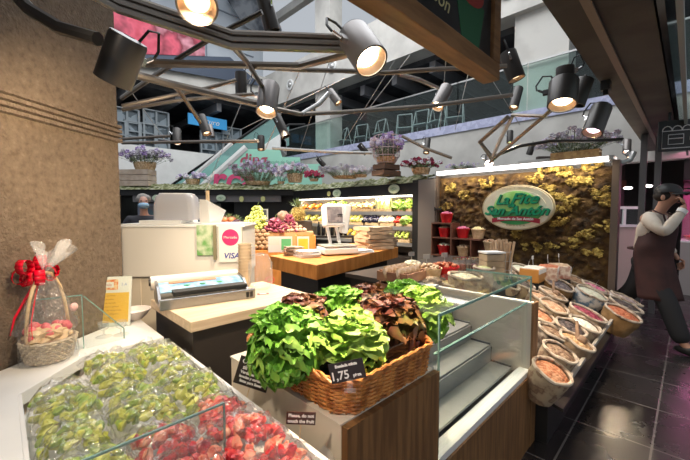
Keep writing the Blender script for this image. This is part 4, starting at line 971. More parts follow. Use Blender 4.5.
MB().lathe([(.058, 0), (.058, .002)], 28, c=(0, 0, 0), Mx=Matrix.Rotation(R(90), 3, 'X')).build('pink_disc', mat('disc_pink', (.8, .03, .16), .4), po).location = (.33, d0-.0165, .275)
text('white_lettering', 'Mercado', .026, ink_white, po, (.33, d0-.02, .275), (R(90), 0, 0), ext=.0005)
text('blue_lettering', 'VISA', .055, mat('visa_blue', (.03, .06, .35), .4), po, (.335, d0-.018, .145), (R(90), 0, 0), ext=.0005, shear=.2, bold=.001)
lf = thing('leaf_sticker', 'green leafy sticker on the crate left of the pink notice', 'sticker', rotz((-1.14, 2.52, .997), 4))
MB().b2(.10, .21, d0-.0165, d0-.0135, .15, .36).build('sheet', mat('leaf_print', (.6, .68, .5), .5, c2=(.16, .4, .12), scale=14), lf, smooth=False)
bl = thing('blue_white_leaflet', 'hanging spoon clip between leafy sticker and pink notice', 'clip', rotz((-1.14, 2.52, .997), 4)); MB().b2(.215, .235, d0-.03, d0-.0135, .12, .36).build('strip', mat('olive_strip', (.22, .2, .12), .5), bl, smooth=False); bl.name = 'hanging_clip'
# plastic tub and white card on the crate
CTp = .997+hh+.016
lid = thing('white_board', 'flat white lid closing the translucent crate', 'lid', rotz((-1.14, 2.52, CTp), 4)); MB().b2(-w2, w2, d0, d1, 0, .01).build('panel', white, lid, smooth=False)
ld = thing('white_step_box', 'low white box lying on the left end of the crate lid', 'box', rotz((-1.14, 2.52, CTp+.011), 4)); MB().b2(-.3, -.02, d0+.02, d1-.1, 0, .022).build('carton', white, ld, smooth=False)
tb = thing('frosted_tub', 'upturned frosted plastic tub on the crate lid', 'tub', rotz((-1.235, 2.55, CTp+.034), 6))
tm = MB()
def rrect(w_, d_, r_, z): 
    out = []
    for cx_, cy_, a0 in ((1, 1, 0), (-1, 1, 90), (-1, -1, 180), (1, -1, 270)):
        for k in range(5):
            an = R(a0+k*22.5); out.append((cx_*(w_/2-r_)+math.cos(an)*r_, cy_*(d_/2-r_)+math.sin(an)*r_, z))
    return out
rings = [rrect(.285, .2, .04, 0), rrect(.28, .195, .04, .1), rrect(.265, .185, .05, .165), rrect(.225, .15, .05, .19)]
vs2 = [p for r_ in rings for p in r_]; n_ = 20
tm.add(vs2, [(i*n_+k, i*n_+(k+1) % n_, (i+1)*n_+(k+1) % n_, (i+1)*n_+k) for i in range(3) for k in range(n_)] + [tuple(60+k for k in range(20))])
tm.build('body', mat('frosted_tub', (.62, .62, .66), .25, tr=.35), tb)
MB().tube([(x*.98, y*.98, .186) for x, y, z in rings[3]], .007, 6, closed=True).build('rim', white, tb)
wcard = thing('folded_white_card', 'folded white cardboard sheet leaning on the crate lid', 'cardboard', rotz((-.99, 2.5, CTp+.013), 0))
q = MB(); q.add([(-.06, 0, 0), (.02, -.02, 0), (.06, .08, .0), (-.06, 0, .17), (.0, -.02, .165), (.10, .08, .09)], [(0, 1, 4, 3), (1, 2, 5, 4)]); q.build('sheet', paper, wcard, smooth=False, solid=.004)
pp = thing('beige_rod', 'upright beige cardboard rod behind the folded white card', 'rod', Matrix.Translation((-1.04, 2.62, CTp+.012))); MB().tube([(0, 0, 0), (0, 0, .24)], .013, 12).build('tube', straw_pot, pp)
# cups, container, bowls
def wcpt(px, py): return at(px, py, z=WT)
p = wcpt(244, 287)
for i in range(9):
    if i == 0:
        cup0 = tag(MB().lathe([(.034, 0), (.043, .105), (.046, .107), (.046, .112), (.042, .112), (.033, .004), (.001, .004)], 24, cap=False).build('kraft_cup', mat('kraft_cup', (.55, .42, .28), .6)), '', 'paper cup'); o = cup0
    else: o = cup0.copy(); col.objects.link(o)
    o.matrix_basis = Matrix.Translation((p.x, p.y+.03, WT+.002+i*.022)) ; o['label'] = 'tan paper cup in the tall stack, %s from the bottom' % (ords+['ninth'])[i]; o['group'] = 'tall stack of tan paper cups'
dc = thing('clear_container', 'tall ribbed clear plastic containers stacked beside the tan cups', 'container', Matrix.Translation(wcpt(260, 290)+Vector((0, .02, .002))))
prof = [(.045, 0), (.055, .01), (.07, .03)]
for i in range(9): prof += [(.073, .035+i*.016), (.079, .041+i*.016)]
prof += [(.066, .19), (.05, .225), (.02, .235), (.001, .236)]
MB().lathe(prof, 28).build('body', clear, dc)
bw = MB().lathe([(.04, 0), (.068, .03), (.07, .05), (.066, .05), (.001, .012)], 28, cap=False)
for i in range(2):
    if i == 0: o = b0_ = tag(bw.build('paper_bowl', mat('bowl_cream', (.74, .64, .52), .5)), '', 'bowl')
    else: o = b0_.copy(); col.objects.link(o)
    o.matrix_basis = Matrix.Translation(wcpt(228, 284)+Vector((0, .04, .052+i*.018))) @ Matrix.Rotation(math.pi, 4, 'X'); o['label'] = 'upturned cream bowl beside the wrapper, ' + ('lower', 'upper')[i]+' of two'; o['group'] = 'upturned cream bowls'
t = thing('red_tag', 'small red paper tag lying on the wood top by the containers', 'tag', rotz(wcpt(263, 294), 20)); MB().b2(-.035, .035, -.02, .02, 0, .002).build('paper', mat('tag_red', (.7, .05, .06), .5), t, smooth=False); MB().b2(-.02, .02, -.01, .01, .002, .003).build('print', paper, t, smooth=False)
t = thing('red_tag', 'small red ring standing behind the clear containers', 'tag', rotz(wcpt(270, 284), 20)); MB().tube([(math.cos(k*.4)*.03, .0, .03+math.sin(k*.4)*.02) for k in range(16)], .003, 6, closed=True).build('ring', MATS['tag_red'], t)

# left sales counter with trays
lc_ = thing('sales_counter', 'white topped sales counter at the lower left beside the pillar', 'counter', Matrix.Rotation(R(45), 4, 'Z'))
def w2l(p): return (p[0]*S2+p[1]*S2, p[1]*S2-p[0]*S2)
pf = lambda y: pe.x - (pe.y-y)*.11/.99 + .012
MB().prism([(.02, .1), (.02, 1.55), (.23, 1.78), (.54, 1.78), (.54, w2l((pf(1.9), 1.9))[1]), w2l((pf(1.9), 1.9)), w2l((pf(.2), .2)), w2l((pf(.2), .0))], .80, .845).build('white_top', white_lam, lc_, smooth=False, bevel=.002)
MB().prism([(.54, .15), (.54, w2l((pf(1.85), 1.85))[1]), w2l((pf(1.85), 1.85)), w2l((pf(.2), .2)), w2l((pf(.2), .05))], 0, .758).build('cabinet', cream, lc_, smooth=False)
MB().prism([(.031, .1), (.031, 1.54), (.24, 1.775), (.58, 1.775), (.58, .1)], .76, .775).b2(.565, .58, .1, 1.78, .775, .81).b2(.02, .03, .1, 1.55, .775, .845).build('display_tray', white_lam, lc_, smooth=False)
CZ = .846
# glass guard
def pane(name, lab, P0, P1, z0, z1a, z1b, th=.008):
    P0 = Vector(P0); P1 = Vector(P1); dv = (P1-P0); L2 = dv.length
    t = thing(name, lab, 'glass screen', frame(Vector((P0.x, P0.y, z0)), dv))
    MB().add([(0, -th/2, 0), (L2, -th/2, 0), (L2, -th/2, z1b-z0), (0, -th/2, z1a-z0), (0, th/2, 0), (L2, th/2, 0), (L2, th/2, z1b-z0), (0, th/2, z1a-z0)], [(0, 1, 2, 3), (7, 6, 5, 4), (0, 4, 5, 1), (1, 5, 6, 2), (2, 6, 7, 3), (3, 7, 4, 0)]).build('pane', glass, t, smooth=False)
    e = MB(); e.tube([(0, 0, z1a-z0), (L2, 0, z1b-z0)], .0035, 4); e.tube([(L2, 0, 0), (L2, 0, z1b-z0)], .0032, 4); e.build('polished_edge', glass_edge, t, smooth=False)
    return t
pane('glass_screen', 'clear glass screen in front of the gift basket', Vector((at(3, 300, d=1.36).x, 1.36, 0)), Vector((at(82, 300, d=1.50).x, 1.50, 0)), CZ, 1.085, 1.085)
q0 = Vector((at(84, 300, d=1.5).x, 1.5, 0)); q1 = Vector((at(124, 330, d=1.62).x, 1.62, 0))
pane('glass_screen', 'small glass side screen with slanting top beside the price card', q0, q1, CZ, 1.08, .895)
pane('glass_screen', 'low glass divider standing across the bagged fruit', ab(.03, .82), ab(.385, .82), .80, .965, .965)

# gift basket
gp = Vector((-1.215, 1.39, CZ))
gb = thing('gift_basket', 'cellophane wrapped gift basket with a red bow against the pillar', 'gift basket', Matrix.Translation(gp) @ Matrix.Rotation(R(70), 4, 'Z') @ Matrix.Diagonal((.76, .76, .92, 1)))
wv = MB()
for i in range(9):
    z = .008+i*.011; r_ = .095+.003*i
    wv.tube([(math.cos(k*R(9))*(r_+.004*(1 if (k+i) % 2 else -1)), math.sin(k*R(9))*(r_+.004*(1 if (k+i) % 2 else -1)), z) for k in range(40)], .006, 5, closed=True)
wv.build('pale_basket', mat('pale_straw', (.5, .4, .28), .6, c2=(.66, .56, .42), scale=30), gb); MB().lathe([(.09, 0), (.112, .1)], 24).build('liner', kraft, gb)
MB().tube([(math.cos(a_)*.1, 0, .09+math.sin(a_)*.30) for a_ in [math.pi*k/14 for k in range(15)]], .008, 8).build('handle', straw_pot, gb)
fr_ = MB(); g = random.Random(2)
for k in range(30): fr_.blob((g.uniform(-.08, .08), g.uniform(-.08, .08), g.uniform(.1, .15)), (.022, .022, .02), 1)
MB().blob((0, 0, .1), (.1, .1, .05), 3, .3, seed=3, fq=4).build('shredded_paper', straw_pot, gb)
fr_.build('red_sweets', mat('red_sweets', (.55, .03, .05), .35, c2=(.8, .25, .25), scale=12), gb)
def cello(u, v):
    an = u*2*math.pi; z = v*.40
    r_ = (.125 - .015*math.sin(v*3)) if v < .35 else .125*(1-((v-.35)/.65)**1.1)+.012
    r_ *= 1+.16*noise.noise(Vector((math.cos(an)*3, math.sin(an)*3, v*2)))+.1*noise.noise(Vector((math.cos(an)*9, math.sin(an)*9, v*5)))
    return Vector((math.cos(an)*r_, math.sin(an)*r_, z+.002))
MB().sheet(cello, 40, 22).build('cellophane', bagfilm, gb)
def tuft(u, v):
    an = u*2*math.pi; r_ = .014+v*.06*(1+.5*math.sin(an*5)); return Vector((math.cos(an)*r_+.05*v, math.sin(an)*r_, .40+v*.10*(1+.3*math.sin(an*3))))
MB().sheet(tuft, 40, 6).build('cellophane_tuft', film('tuft_film', (.97, .97, .97), .25, .4, .15, bump=1, bscale=30), gb)
redr = mat('red_ribbon', (.72, .0, .02), .22)
rb = MB()
for k in range(7):
    an = k*.9; cx_ = Vector((math.cos(an)*.03-.02, math.sin(an)*.03+.045, .39+.03*math.sin(k*2.1)))
    dv = Vector((math.cos(an), math.sin(an)*.6, .25*math.sin(k*1.7)))
    for s in range(10):
        t0 = s/10*2*math.pi; t1 = (s+1)/10*2*math.pi
        def lp_(t_): return cx_ + dv*(.036*(1-math.cos(t_))) + UP*(.034*math.sin(t_))
        sd = dv.cross(UP).normalized()*.022
        rb.add([lp_(t0)-sd, lp_(t1)-sd, lp_(t1)+sd, lp_(t0)+sd], [(0, 1, 2, 3)])
rb.build('bow', redr, gb, solid=.001)
rs = MB()
for s in (-1, 1): rs.tube([(0, .03, .40), (-.05, .03+s*.03, .30), (-.1, .02+s*.07, .2), (-.12, s*.09, .13)], [.005, .006, .005, .003], 6, flat=.3)
rs.build('ribbon_tails', redr, gb)
MB().blob((.095, -.06, .22), (.02, .015, .02), 1).build('pale_rose', mat('rose_pale', (.75, .45, .42), .5), gb)

# price card stand, bowl, shot glasses
pc = thing('menu_card', 'white and yellow menu card in a clear stand on the white counter', 'card', frame(at(109, 327, z=CZ)+UP*.002, (.98, .2, 0)) @ Matrix.Rotation(R(-10), 4, 'X'))
MB().b2(-.10, .10, 0, .003, 0, .26).build('card', paper, pc, smooth=False)
MB().b2(-.075, .09, -.002, 0, .02, .175).build('yellow_panel', mat('card_yellow', (.82, .48, .06), .5), pc, smooth=False)
MB().b2(-.085, .035, -.002, 0, .19, .245).build('floral_border', mat('floral', (.75, .2, .05), .5, c2=(.85, .6, .35), scale=60), pc, smooth=False)
MB().b2(-.065, .015, -.003, -.002, .203, .232).build('title_field', paper, pc, smooth=False)
text('title', 'Menús', .022, mat('ink_red', (.5, .1, .05), .5), pc, (-.025, -.0035, .217), (R(90), 0, 0), ext=.0003, shear=.3)
text('crest', 'S A', .02, mat('ink_blue', (.3, .35, .6), .5), pc, (.065, -.0005, .217), (R(90), 0, 0), ext=.0003)
dk = mat('ink_brown', (.45, .24, .03), .6)
for i, (s_t) in enumerate(['Ensaladas de fruta', 'Zumos naturales', 'Macedonia variada', 'Frutos secos a granel', 'Verduras de temporada', 'Productos ecológicos', 'Cestas de regalo']):
    text('menu_line', s_t, .0125, dk, pc, (-.065, -.0025, .16-i*.019), (R(90), 0, 0), ext=.0003, align='LEFT')
MB().b2(-.105, .105, -.006, -.005, -.0, .265).build('clear_front', glass, pc, smooth=False)
bw_ = tag(MB().lathe([(.04, 0), (.07, .03), (.085, .055), (.08, .055), (.065, .03), (.001, .008)], 28, cap=False).build('white_bowl', mat('bowl_white', (.78, .68, .62), .35)), 'pinkish white bowl behind the menu card', 'bowl'); bw_.matrix_basis = Matrix.Translation(at(131, 321, z=CZ)+Vector((0, .03, .002)))
for i, (px, py) in enumerate(((104, 337), (121, 335))):
    t = thing('glass_goblet', ['short stemmed glass before the menu card, left of two', 'short stemmed glass before the menu card, right of two'][i], 'glass', Matrix.Translation(at(px, py, z=CZ)+UP*.001))
    MB().lathe([(.034, 0), (.034, .002), (.005, .006), (.004, .03), (.02, .04), (.026, .07), (.024, .07), (.001, .038)], 24, cap=False).build('bowl_and_stem', clear, t)

# ---------------- bags of fruit
def bag_fruit(kind, seed):
    g = random.Random(seed); mb = MB()
    for i in range(46):
        x = g.uniform(-.07, .07); y = g.uniform(-.085, .085)
        if (x/.08)**2+(y/.1)**2 > 1: continue
        z = .018+.03*(1-(x/.09)**2-(y/.11)**2)*g.uniform(.4, 1.3)
        rt = Matrix.Rotation(g.uniform(0, 6), 3, Vector((g.uniform(-1, 1), g.uniform(-1, 1), g.uniform(-1, 1))).normalized())
        if kind == 'g': mb.blob((x, y, z), (.021, .009, .013), 1, .5, seed=i, m=g.choice((0, 0, 1)), rot=rt)
        else: mb.blob((x, y, z), (.019, .012, .015), 1, .7, seed=i, m=g.choice((0, 0, 1)), rot=rt, fq=1.2)
    return mb
fg = [mat('fruit_yellow_green', (.42, .44, .05), .35, c2=(.7, .68, .16), scale=40), mat('fruit_green', (.28, .4, .05), .35, c2=(.42, .52, .1), scale=40)]
frd = [mat('fruit_red', (.45, .01, .02), .3, c2=(.7, .07, .06), scale=50), mat('fruit_coral', (.72, .12, .06), .35, c2=(.8, .35, .22), scale=50)]
def bag_film(seed):
    mb = MB()
    def top(u, v):
        x = (u-.5)*.17; y = (v-.5)*.235; e = min(u, 1-u)*2; f = min(v, 1-v)*2
        h = .075*min(1, (e*2.2))**.5*min(1, f*1.8)**.6
        h *= 1+.35*noise.noise(Vector((x*22, y*22, seed))) + .3*noise.noise(Vector((x*55, y*55, seed)))
        wob = 1+.12*noise.noise(Vector((y*20, seed, 0)))
        return Vector((x*wob, y, max(.002, h)))
    mb.sheet(top, 18, 22)
    # gathered ends
    for s in (-1, 1):
        mb.sheet(lambda u, v: Vector(((u-.5)*.17*(1-.25*v*(1+.5*math.sin(u*18))), s*(.1175+.035*v), .004+.03*v*(.5+.5*math.sin(u*22+seed))+.01*noise.noise(Vector((u*9, v*4, seed))))), 18, 3)
    return mb
protos = {}
for kind in 'gr':
    for s in range(3):
        t = thing('fruit_bag', '', 'bag of fruit', Matrix())
        bag_fruit(kind, s+10*(kind == 'r')).build('fruit_pieces', fg if kind == 'g' else frd, t)
        bag_film(s+5*(kind == 'r')).build('plastic_film', bagfilm, t)
        protos[kind, s] = [t, 0]
rg = random.Random(4)
colsA = (.12, .285, .445)
nrow = 9
cnt = 0
for ci, aa in enumerate(colsA):
    for ri in range(nrow):
        bb = (1.44, 1.60, 1.64)[ci]-ri*.165+rg.uniform(-.015, .015)
        if ci == 3: aa_ = aa
        lim = (1.02, 1.06, 1.14)[ci]
        kind = 'g' if bb > lim-.09 else 'r'
        if ci == 3 and bb < .35: continue
        s = (ci+ri*2) % 3; pr = protos[kind, s]
        o = pr[0] if pr[1] == 0 else copy_tree(pr[0]); pr[1] = 1
        M_b = rotz(ab(aa, bb, .79+(.035 if ri % 2 else .015)+.012*ci*0), 45+rg.uniform(-14, 14)+(90 if rg.random() < .25 else 0)) @ Matrix.Rotation(R(rg.uniform(6, 16)), 4, 'X')
        o.matrix_basis = M_b
        row = ['white ledge at the left edge', 'second', 'third', 'outer'][ci]
        o['label'] = 'clear bag of %s, %s from the far end %s' % ('green fruit' if kind == 'g' else 'red fruit', (ords+['ninth'])[ri], ['by the left ledge', 'in the middle row', 'in the outer row'][ci])
        o['group'] = 'bags of %s fruit on the tray' % ('green' if kind == 'g' else 'red')

# ---------------- basket stand
bs = thing('basket_stand', 'cream sided box stand with brown wood front under the lettuce basket', 'display stand', Matrix.Rotation(R(45), 4, 'Z'))
MB().b2(.665, 1.165, .68, 1.34, 0, .84).build('cream_body', cream, bs, smooth=False)
MB().b2(.665, 1.165, .655, .679, 0, .842).build('wood_front', wood_front, bs, smooth=False)
MB().b2(.662, 1.165, .68, 1.345, .84, .846).build('cream_top', cream, bs, smooth=False)
ST = .848
# wicker basket
bk = thing('wicker_basket', 'long orange brown wicker basket filled with lettuces', 'basket', Matrix.Translation(ab(.918, .958, ST)) @ Matrix.Rotation(R(45), 4, 'Z'))
HA, HB, HH = .245, .288, .105
def rect_pt(u, ha, hb, r_=.05):
    # point on rounded rectangle perimeter, u in 0..1
    L1 = 2*ha; L2 = 2*hb; per = 2*(L1+L2); s = (u % 1)*per
    if s < L1: x, y = -ha+s, -hb
    elif s < L1+L2: x, y = ha, -hb+(s-L1)
    elif s < 2*L1+L2: x, y = ha-(s-L1-L2), hb
    else: x, y = -ha, hb-(s-2*L1-L2)
    k = max(0, abs(x)/ha-.8)*max(0, abs(y)/hb-.8)*25
    return x*(1-.10*k), y*(1-.10*k)
wv = MB(); NS = 58; NR = 15
for i in range(NR):
    z = .006+i*(HH-.01)/NR; fl_ = .965+.035*(z/HH)
    pts = []
    for k in range(NS*2):
        x, y = rect_pt(k/(NS*2), HA*fl_, HB*fl_)
        sgn = 1 if ((k//2)+i) % 2 else -1
        n_ = Vector((x/HA, y/HB, 0)); n_ = Vector((math.copysign(1, x) if abs(x/HA) > abs(y/HB) else 0, math.copysign(1, y) if abs(y/HB) >= abs(x/HA) else 0, 0))
        pts.append((x+n_.x*.0035*sgn, y+n_.y*.0035*sgn, z))
    wv.tube(pts, .0046, 5, closed=True)
for k in range(NS):
    x0, y0 = rect_pt(k/NS+.004, HA*.965, HB*.965); x1, y1 = rect_pt(k/NS+.004, HA, HB)
    wv.tube([(x0, y0, 0), (x1, y1, HH)], .004, 5)
wv.build('woven_walls', wicker, bk)
rim = MB()
for kk in range(3):
    rim.tube([(rect_pt(k/120, HA+.006, HB+.006)[0]+.007*math.cos(k*.8+kk*2.1), rect_pt(k/120, HA+.006, HB+.006)[1], HH+.004+.007*math.sin(k*.8+kk*2.1)) for k in range(120)], .006, 6, closed=True)
rim.build('braided_rim', wicker, bk)
MB().b2(-HA*.85, HA*.85, -HB*.85, HB*.85, .004, .012).build('bottom', wicker, bk, smooth=False)
for i, (b_, lab) in enumerate(((.84, 'black plastic tray inside the basket, end nearest the aisle'), (1.1, 'black plastic tray inside the basket, far end'))):
    t = tag(MB().b2(-.2, .2, -.115, .115, 0, .006).b2(-.2, -.194, -.115, .115, .006, .11).b2(.194, .2, -.115, .115, .006, .11).b2(-.194, .194, -.115, -.109, .006, .11).b2(-.194, .194, .109, .115, .006, .11).build('black_tray', black_gloss, None, smooth=False), lab, 'tray'); t.matrix_basis = rotz(ab(.925, b_, ST+.013), 45)

# lettuces
def leaf(mb, base, dr, length, width, curl, ruff, rg_, m=0, tilt=0):
    dr = dr.normalized(); side = dr.cross(UP); side = side.normalized() if side.length > .05 else Vector((1, 0, 0)); nrm = side.cross(dr)
    s1 = rg_.uniform(0, 9); 
    def fn(u, v):
        w_ = width*(.34+.66*math.sin(min(1, v*1.3)*math.pi/2)**1.2)*(math.sqrt(max(0, 1-((v-.7)/.33)**2)) if v > .7 else 1)
        x = (u-.5)*2; ax = abs(x)
        up = -curl*v**2.2*length*1.1 + ax**2*width*.38 + ruff*width*(ax**2*v+.6*v**3)*.42*math.sin(v*11+s1+x*6) + ruff*width*.16*v*math.sin(x*15+s1*2+v*9)
        return base + dr*(v*length*(1-.12*x*x*v)) + side*(x*w_) + nrm*up
    mb.sheet(fn, 10, 10, m)
def lettuce(lab, P, r_, h, m, n=46, ruff=.35, seed=1, tiltv=Vector((0, 0, 0)), open_=1.0, w=.55, cat='lettuce'):
    g = random.Random(seed); mb = MB()
    for i in range(n):
        f = (i+.5)/n                 # 0 crown .. 1 skirt
        an = i*2.39996+g.uniform(-.25, .25); el = R(84-f*118*open_+g.uniform(-7, 7))
        n3 = Vector((math.cos(an)*math.cos(el), math.sin(an)*math.cos(el), math.sin(el)))
        up_t = (UP - n3*n3.z); up_t = up_t.normalized() if up_t.length > .15 else Vector((math.cos(an*3), math.sin(an*3), .2)).normalized()
        base = Vector((n3.x*r_*.62, n3.y*r_*.62, n3.z*h*.62)) - up_t*r_*.18
        d_ = (n3*(.75+.35*f) + up_t*(.75-.55*f) + Vector((0, 0, -.35*f)) + tiltv*.3).normalized()
        leaf(mb, base, d_, r_*g.uniform(.55, .72), r_*w*g.uniform(.8, 1.15), g.uniform(.1, .5), ruff, g)
    mb.blob((0, 0, 0), (r_*.62, r_*.62, h*.62), 2)
    o = mb.build('lettuce', m); tag(o, lab, cat, 'lettuces in the wicker basket'); o.matrix_basis = Matrix.Translation(P); return o
def LP(px, py, z): return at(px, py, z=z)
lettuce('big bright green frilly lettuce hanging over the basket\'s left end', LP(287, 344, 1.005), .108, .125, grn1, 120, .75, 1, w=.46)
lettuce('brownish red lettuce between the left green one and rear green one', LP(301, 318, 1.0), .10, .085, redl, 60, .5, 2, w=.6)
lettuce('small green lettuce at the very back of the basket', LP(339, 308, .985), .10, .10, grn1, 90, .6, 3, w=.45)
lettuce('pale green butterhead lettuce front centre behind the price tag', LP(350, 344, .985), .108, .10, grn2, 62, .35, 4, w=.62)
lettuce('large dark red lettuce right of the pale butterhead', LP(390, 325, .985), .115, .10, redl, 70, .55, 5, w=.66)
lettuce('dark red lettuce tucked behind the large dark red one', LP(368, 304, .985), .095, .085, redl, 56, .5, 6, w=.6)
lettuce('bright green lettuce at the basket\'s right end', LP(421, 313, .985), .112, .11, grn2, 66, .4, 7, w=.6)
lettuce('small green lettuce showing above the dark red ones', LP(404, 300, .985), .095, .10, grn1, 60, .5, 8, w=.5)

# signs on sticks
def sign_card(name, lab, C_, xd, w_, h_, m, lines, size, tilt, stick=None, roll=0, cat='price sign'):
    M_s = frame(C_, xd) @ Matrix.Rotation(R(tilt), 4, 'X') @ Matrix.Rotation(R(roll), 4, 'Y')
    t = thing(name, lab, cat, M_s)
    MB().b2(-w_/2, w_/2, 0, .003, -h_/2, h_/2).build('plate', m, t, smooth=False)
    for s_, x, z, sz, al in lines: text('lettering', s_, sz, ink_white, t, (x, -.001, z), (R(90), 0, 0), ext=.0003, align=al, bold=.0006)
    if stick: MB().tube([(0, .004, -h_/2), (0, .004, -h_/2-stick)], .002, 6).build('stick', straw_pot, t)
    return t
sign_card('price_tag', 'black price tag reading 1,75 at the basket\'s front corner', at(347, 371, d=.93), (1, -.12, 0), .098, .052, tape,
          [('Ensalada mixta', .0, .016, .0105, 'CENTER'), ('1,75', -.022, -.009, .031, 'CENTER'), ('pieza', .026, -.014, .011, 'CENTER')], .03, -14, roll=-14)
clp = thing('tag_clip', 'small clear clip gripping the price tag at the basket corner', 'clip', rotz(at(350, 384, d=.92), 0)); MB().b2(-.008, .008, -.004, .004, -.02, .012).b2(-.016, .016, -.006, .0, -.022, -.012).build('clip_body', clear, clp, smooth=False)
sign_card('notice_card', 'small maroon card asking not to touch the fruit', at(301, 418.5, d=.94), (1, .05, 0), .082, .036, tape2,
          [('Please, do not', 0, .008, .0125, 'CENTER'), ('touch the fruit', 0, -.008, .0125, 'CENTER')], .0125, 0, stick=.075, roll=4, cat='notice')
sign_card('notice_card', 'black card with white text leaning on the cream stand', at(253.5, 374, d=1.20), (1, -.05, 0), .125, .098, tape,
          [('Coge tu', -.015, .033, .022, 'CENTER'), ('silvana por', -.0, .013, .02, 'CENTER'), ('Verduras frescas', 0, -.004, .014, 'CENTER'), ('lavadas y cortadas', 0, -.019, .013, 'CENTER'), ('listas para llevar', 0, -.034, .013, 'CENTER')], .02, -8, stick=.08, roll=16, cat='notice')
# ================================================================ stepped glass case
dcase = thing('display_case', 'empty glass display case with stainless steps and wood front', 'display case', Matrix.Rotation(R(45), 4, 'Z'))
a0, a1 = 1.175, 2.27
b0_, b1_ = .66, 1.27
MB().b2(a0, a1+.03, b0_-.01, b0_+.02, 0, .455).build('wood_front', wood_front, dcase, smooth=False)
MB().b2(a0, a1, b0_, b0_+.06, .455, .485).b2(a0, a1, b0_+.06, b0_+.075, .455, .47).build('front_rail', white, dcase, smooth=False)
for i in range(4):
    y0 = b0_+.08+i*.135; z = .50+i*.105
    st_ = MB().b2(a0+.01, a1-.09, y0, y0+.135, z-.012, z).b2(a0+.01, a1-.09, y0+.125, y0+.135, z, z+.095).build('step', mat('step_steel', (.33, .33, .32), .35, metal=.5) if i == 0 else MATS['step_steel'], dcase, smooth=False, bevel=.002)
    MB().tube([(a1-.085, y0, z+.004), (a1-.085, y0+.13, z+.004), (a1-.085, y0+.13, z+.09)], .007, 6).build('rubber_edge', black, st_)
MB().b2(a0, a1, b1_+.02, b1_+.16, .90, .915).build('rear_ledge', white_lam, dcase, smooth=False)
MB().b2(a0, a1, b0_+.02, b1_+.15, .0, .45).build('base', char, dcase, smooth=False)
MB().b2(a1-.01, a1+.03, b0_+.0, b1_+.15, .45, .89).build('end_panel', mat('end_panel_cream', (.62, .56, .47), .3), dcase, smooth=False)
MB().b2(a1-.012, a1+.032, b0_, b1_+.15, .89, .90).build('end_panel_cap', white_lam, dcase, smooth=False)
MB().b2(a1-.01, a1+.085, b0_-.012, b0_+.0, .0, .895).build('end_post', wood_front, dcase, smooth=False)
MB().b2(a0, a1-.02, b0_+.02, b0_+.028, .485, .9).build('front_glass', glass, dcase, smooth=False)
MB().b2(a0, a1-.02, b0_+.018, b0_+.03, .895, .9).build('front_glass_edge', glass_edge, dcase, smooth=False)
MB().b2(a0, a1, b0_+.01, b0_+.42, 1.05, 1.058).build('top_glass', glass, dcase, smooth=False)
MB().b2(a0, a1, b0_+.005, b0_+.01, 1.048, 1.06).b2(a1-.005, a1, b0_+.01, b0_+.42, 1.048, 1.06).build('top_glass_edge', glass_edge, dcase, smooth=False)
MB().b2(a1-.012, a1-.004, b0_+.01, b0_+.42, .905, 1.046).build('end_glass', glass, dcase, smooth=False)
MB().b2(a1-.014, a1-.002, b0_+.004, b0_+.01, .905, 1.046).b2(a0, a0+.008, b0_+.004, b0_+.01, .5, 1.046).build('end_glass_edge', glass_edge, dcase, smooth=False)

# ================================================================ sack bench
sbn = thing('sack_bench', 'dark sloping bench under the open sacks along the aisle', 'bench', Matrix.Rotation(R(45), 4, 'Z'))
BA0, BA1 = 2.36, 5.0
SB0, SZ0, SL = .50, .50, .30
def slz(b): return SZ0+SL*(b-SB0)
th = .02
MB().add([(BA0, SB0, slz(SB0)-.26), (BA1, SB0, slz(SB0)-.26), (BA1, 1.9, slz(1.9)-.26), (BA0, 1.9, slz(1.9)-.26), (BA0, SB0, slz(SB0)-.24), (BA1, SB0, slz(SB0)-.24), (BA1, 1.9, slz(1.9)-.24), (BA0, 1.9, slz(1.9)-.24)],
         [(0, 3, 2, 1), (4, 5, 6, 7), (0, 1, 5, 4), (1, 2, 6, 5), (2, 3, 7, 6), (3, 0, 4, 7)]).build('sloping_board', char, sbn, smooth=False)
MB().b2(BA0, BA1, SB0-.02, SB0, slz(SB0)-.09, slz(SB0)-.065).build('pale_front_rail', mat('pale_rail', (.45, .4, .34), .5), sbn, smooth=False)
MB().b2(BA0, BA1, SB0+.08, 1.9, 0, .24).build('plinth', black, sbn, smooth=False)
rb_ = thing('rear_bench', 'dark flat bench behind the sacks carrying crates and pots', 'bench', Matrix.Rotation(R(45), 4, 'Z'))
RZ = .82
MB().b2(2.5, 4.6, 1.92, 2.5, RZ-.04, RZ).build('board', char, rb_, smooth=False)
MB().b2(2.54, 4.56, 1.96, 2.46, 0, RZ-.04).build('base', black, rb_, smooth=False)

def plane_hit(px, py):
    r_ = ray(px, py); # solve EYE + t rz = SZ0 + SL*(b - SB0), b = t*(ry-rx)*S2
    k = (r_.y-r_.x)*S2
    t = (SZ0-SL*SB0-EYE)/(r_.z-SL*k)
    return Vector((0, 0, EYE))+r_*t
fab = [mat('sack_burlap', (.26, .17, .1), .85, c2=(.38, .27, .17), scale=20, bump=.5, bscale=150), mat('sack_print', (.42, .32, .21), .85, c2=((.38, .28, .18), (.2, .12, .08), (.3, .2, .12)), scale=16, lo=.42, hi=.62), 
       mat('sack_blue_print', (.62, .6, .58), .85, c2=(.14, .22, .33), scale=12, lo=.45, hi=.55), mat('sack_dark', (.12, .08, .06), .8, c2=(.5, .42, .34), scale=14, lo=.45, hi=.6), mat('sack_tan', (.2, .11, .04), .8, c2=(.32, .19, .08), scale=10)]
rim_m = mat('sack_rim', (.50, .42, .33), .8, c2=((.36, .27, .2), (.1, .07, .05)), scale=14, lo=.48, hi=.66)
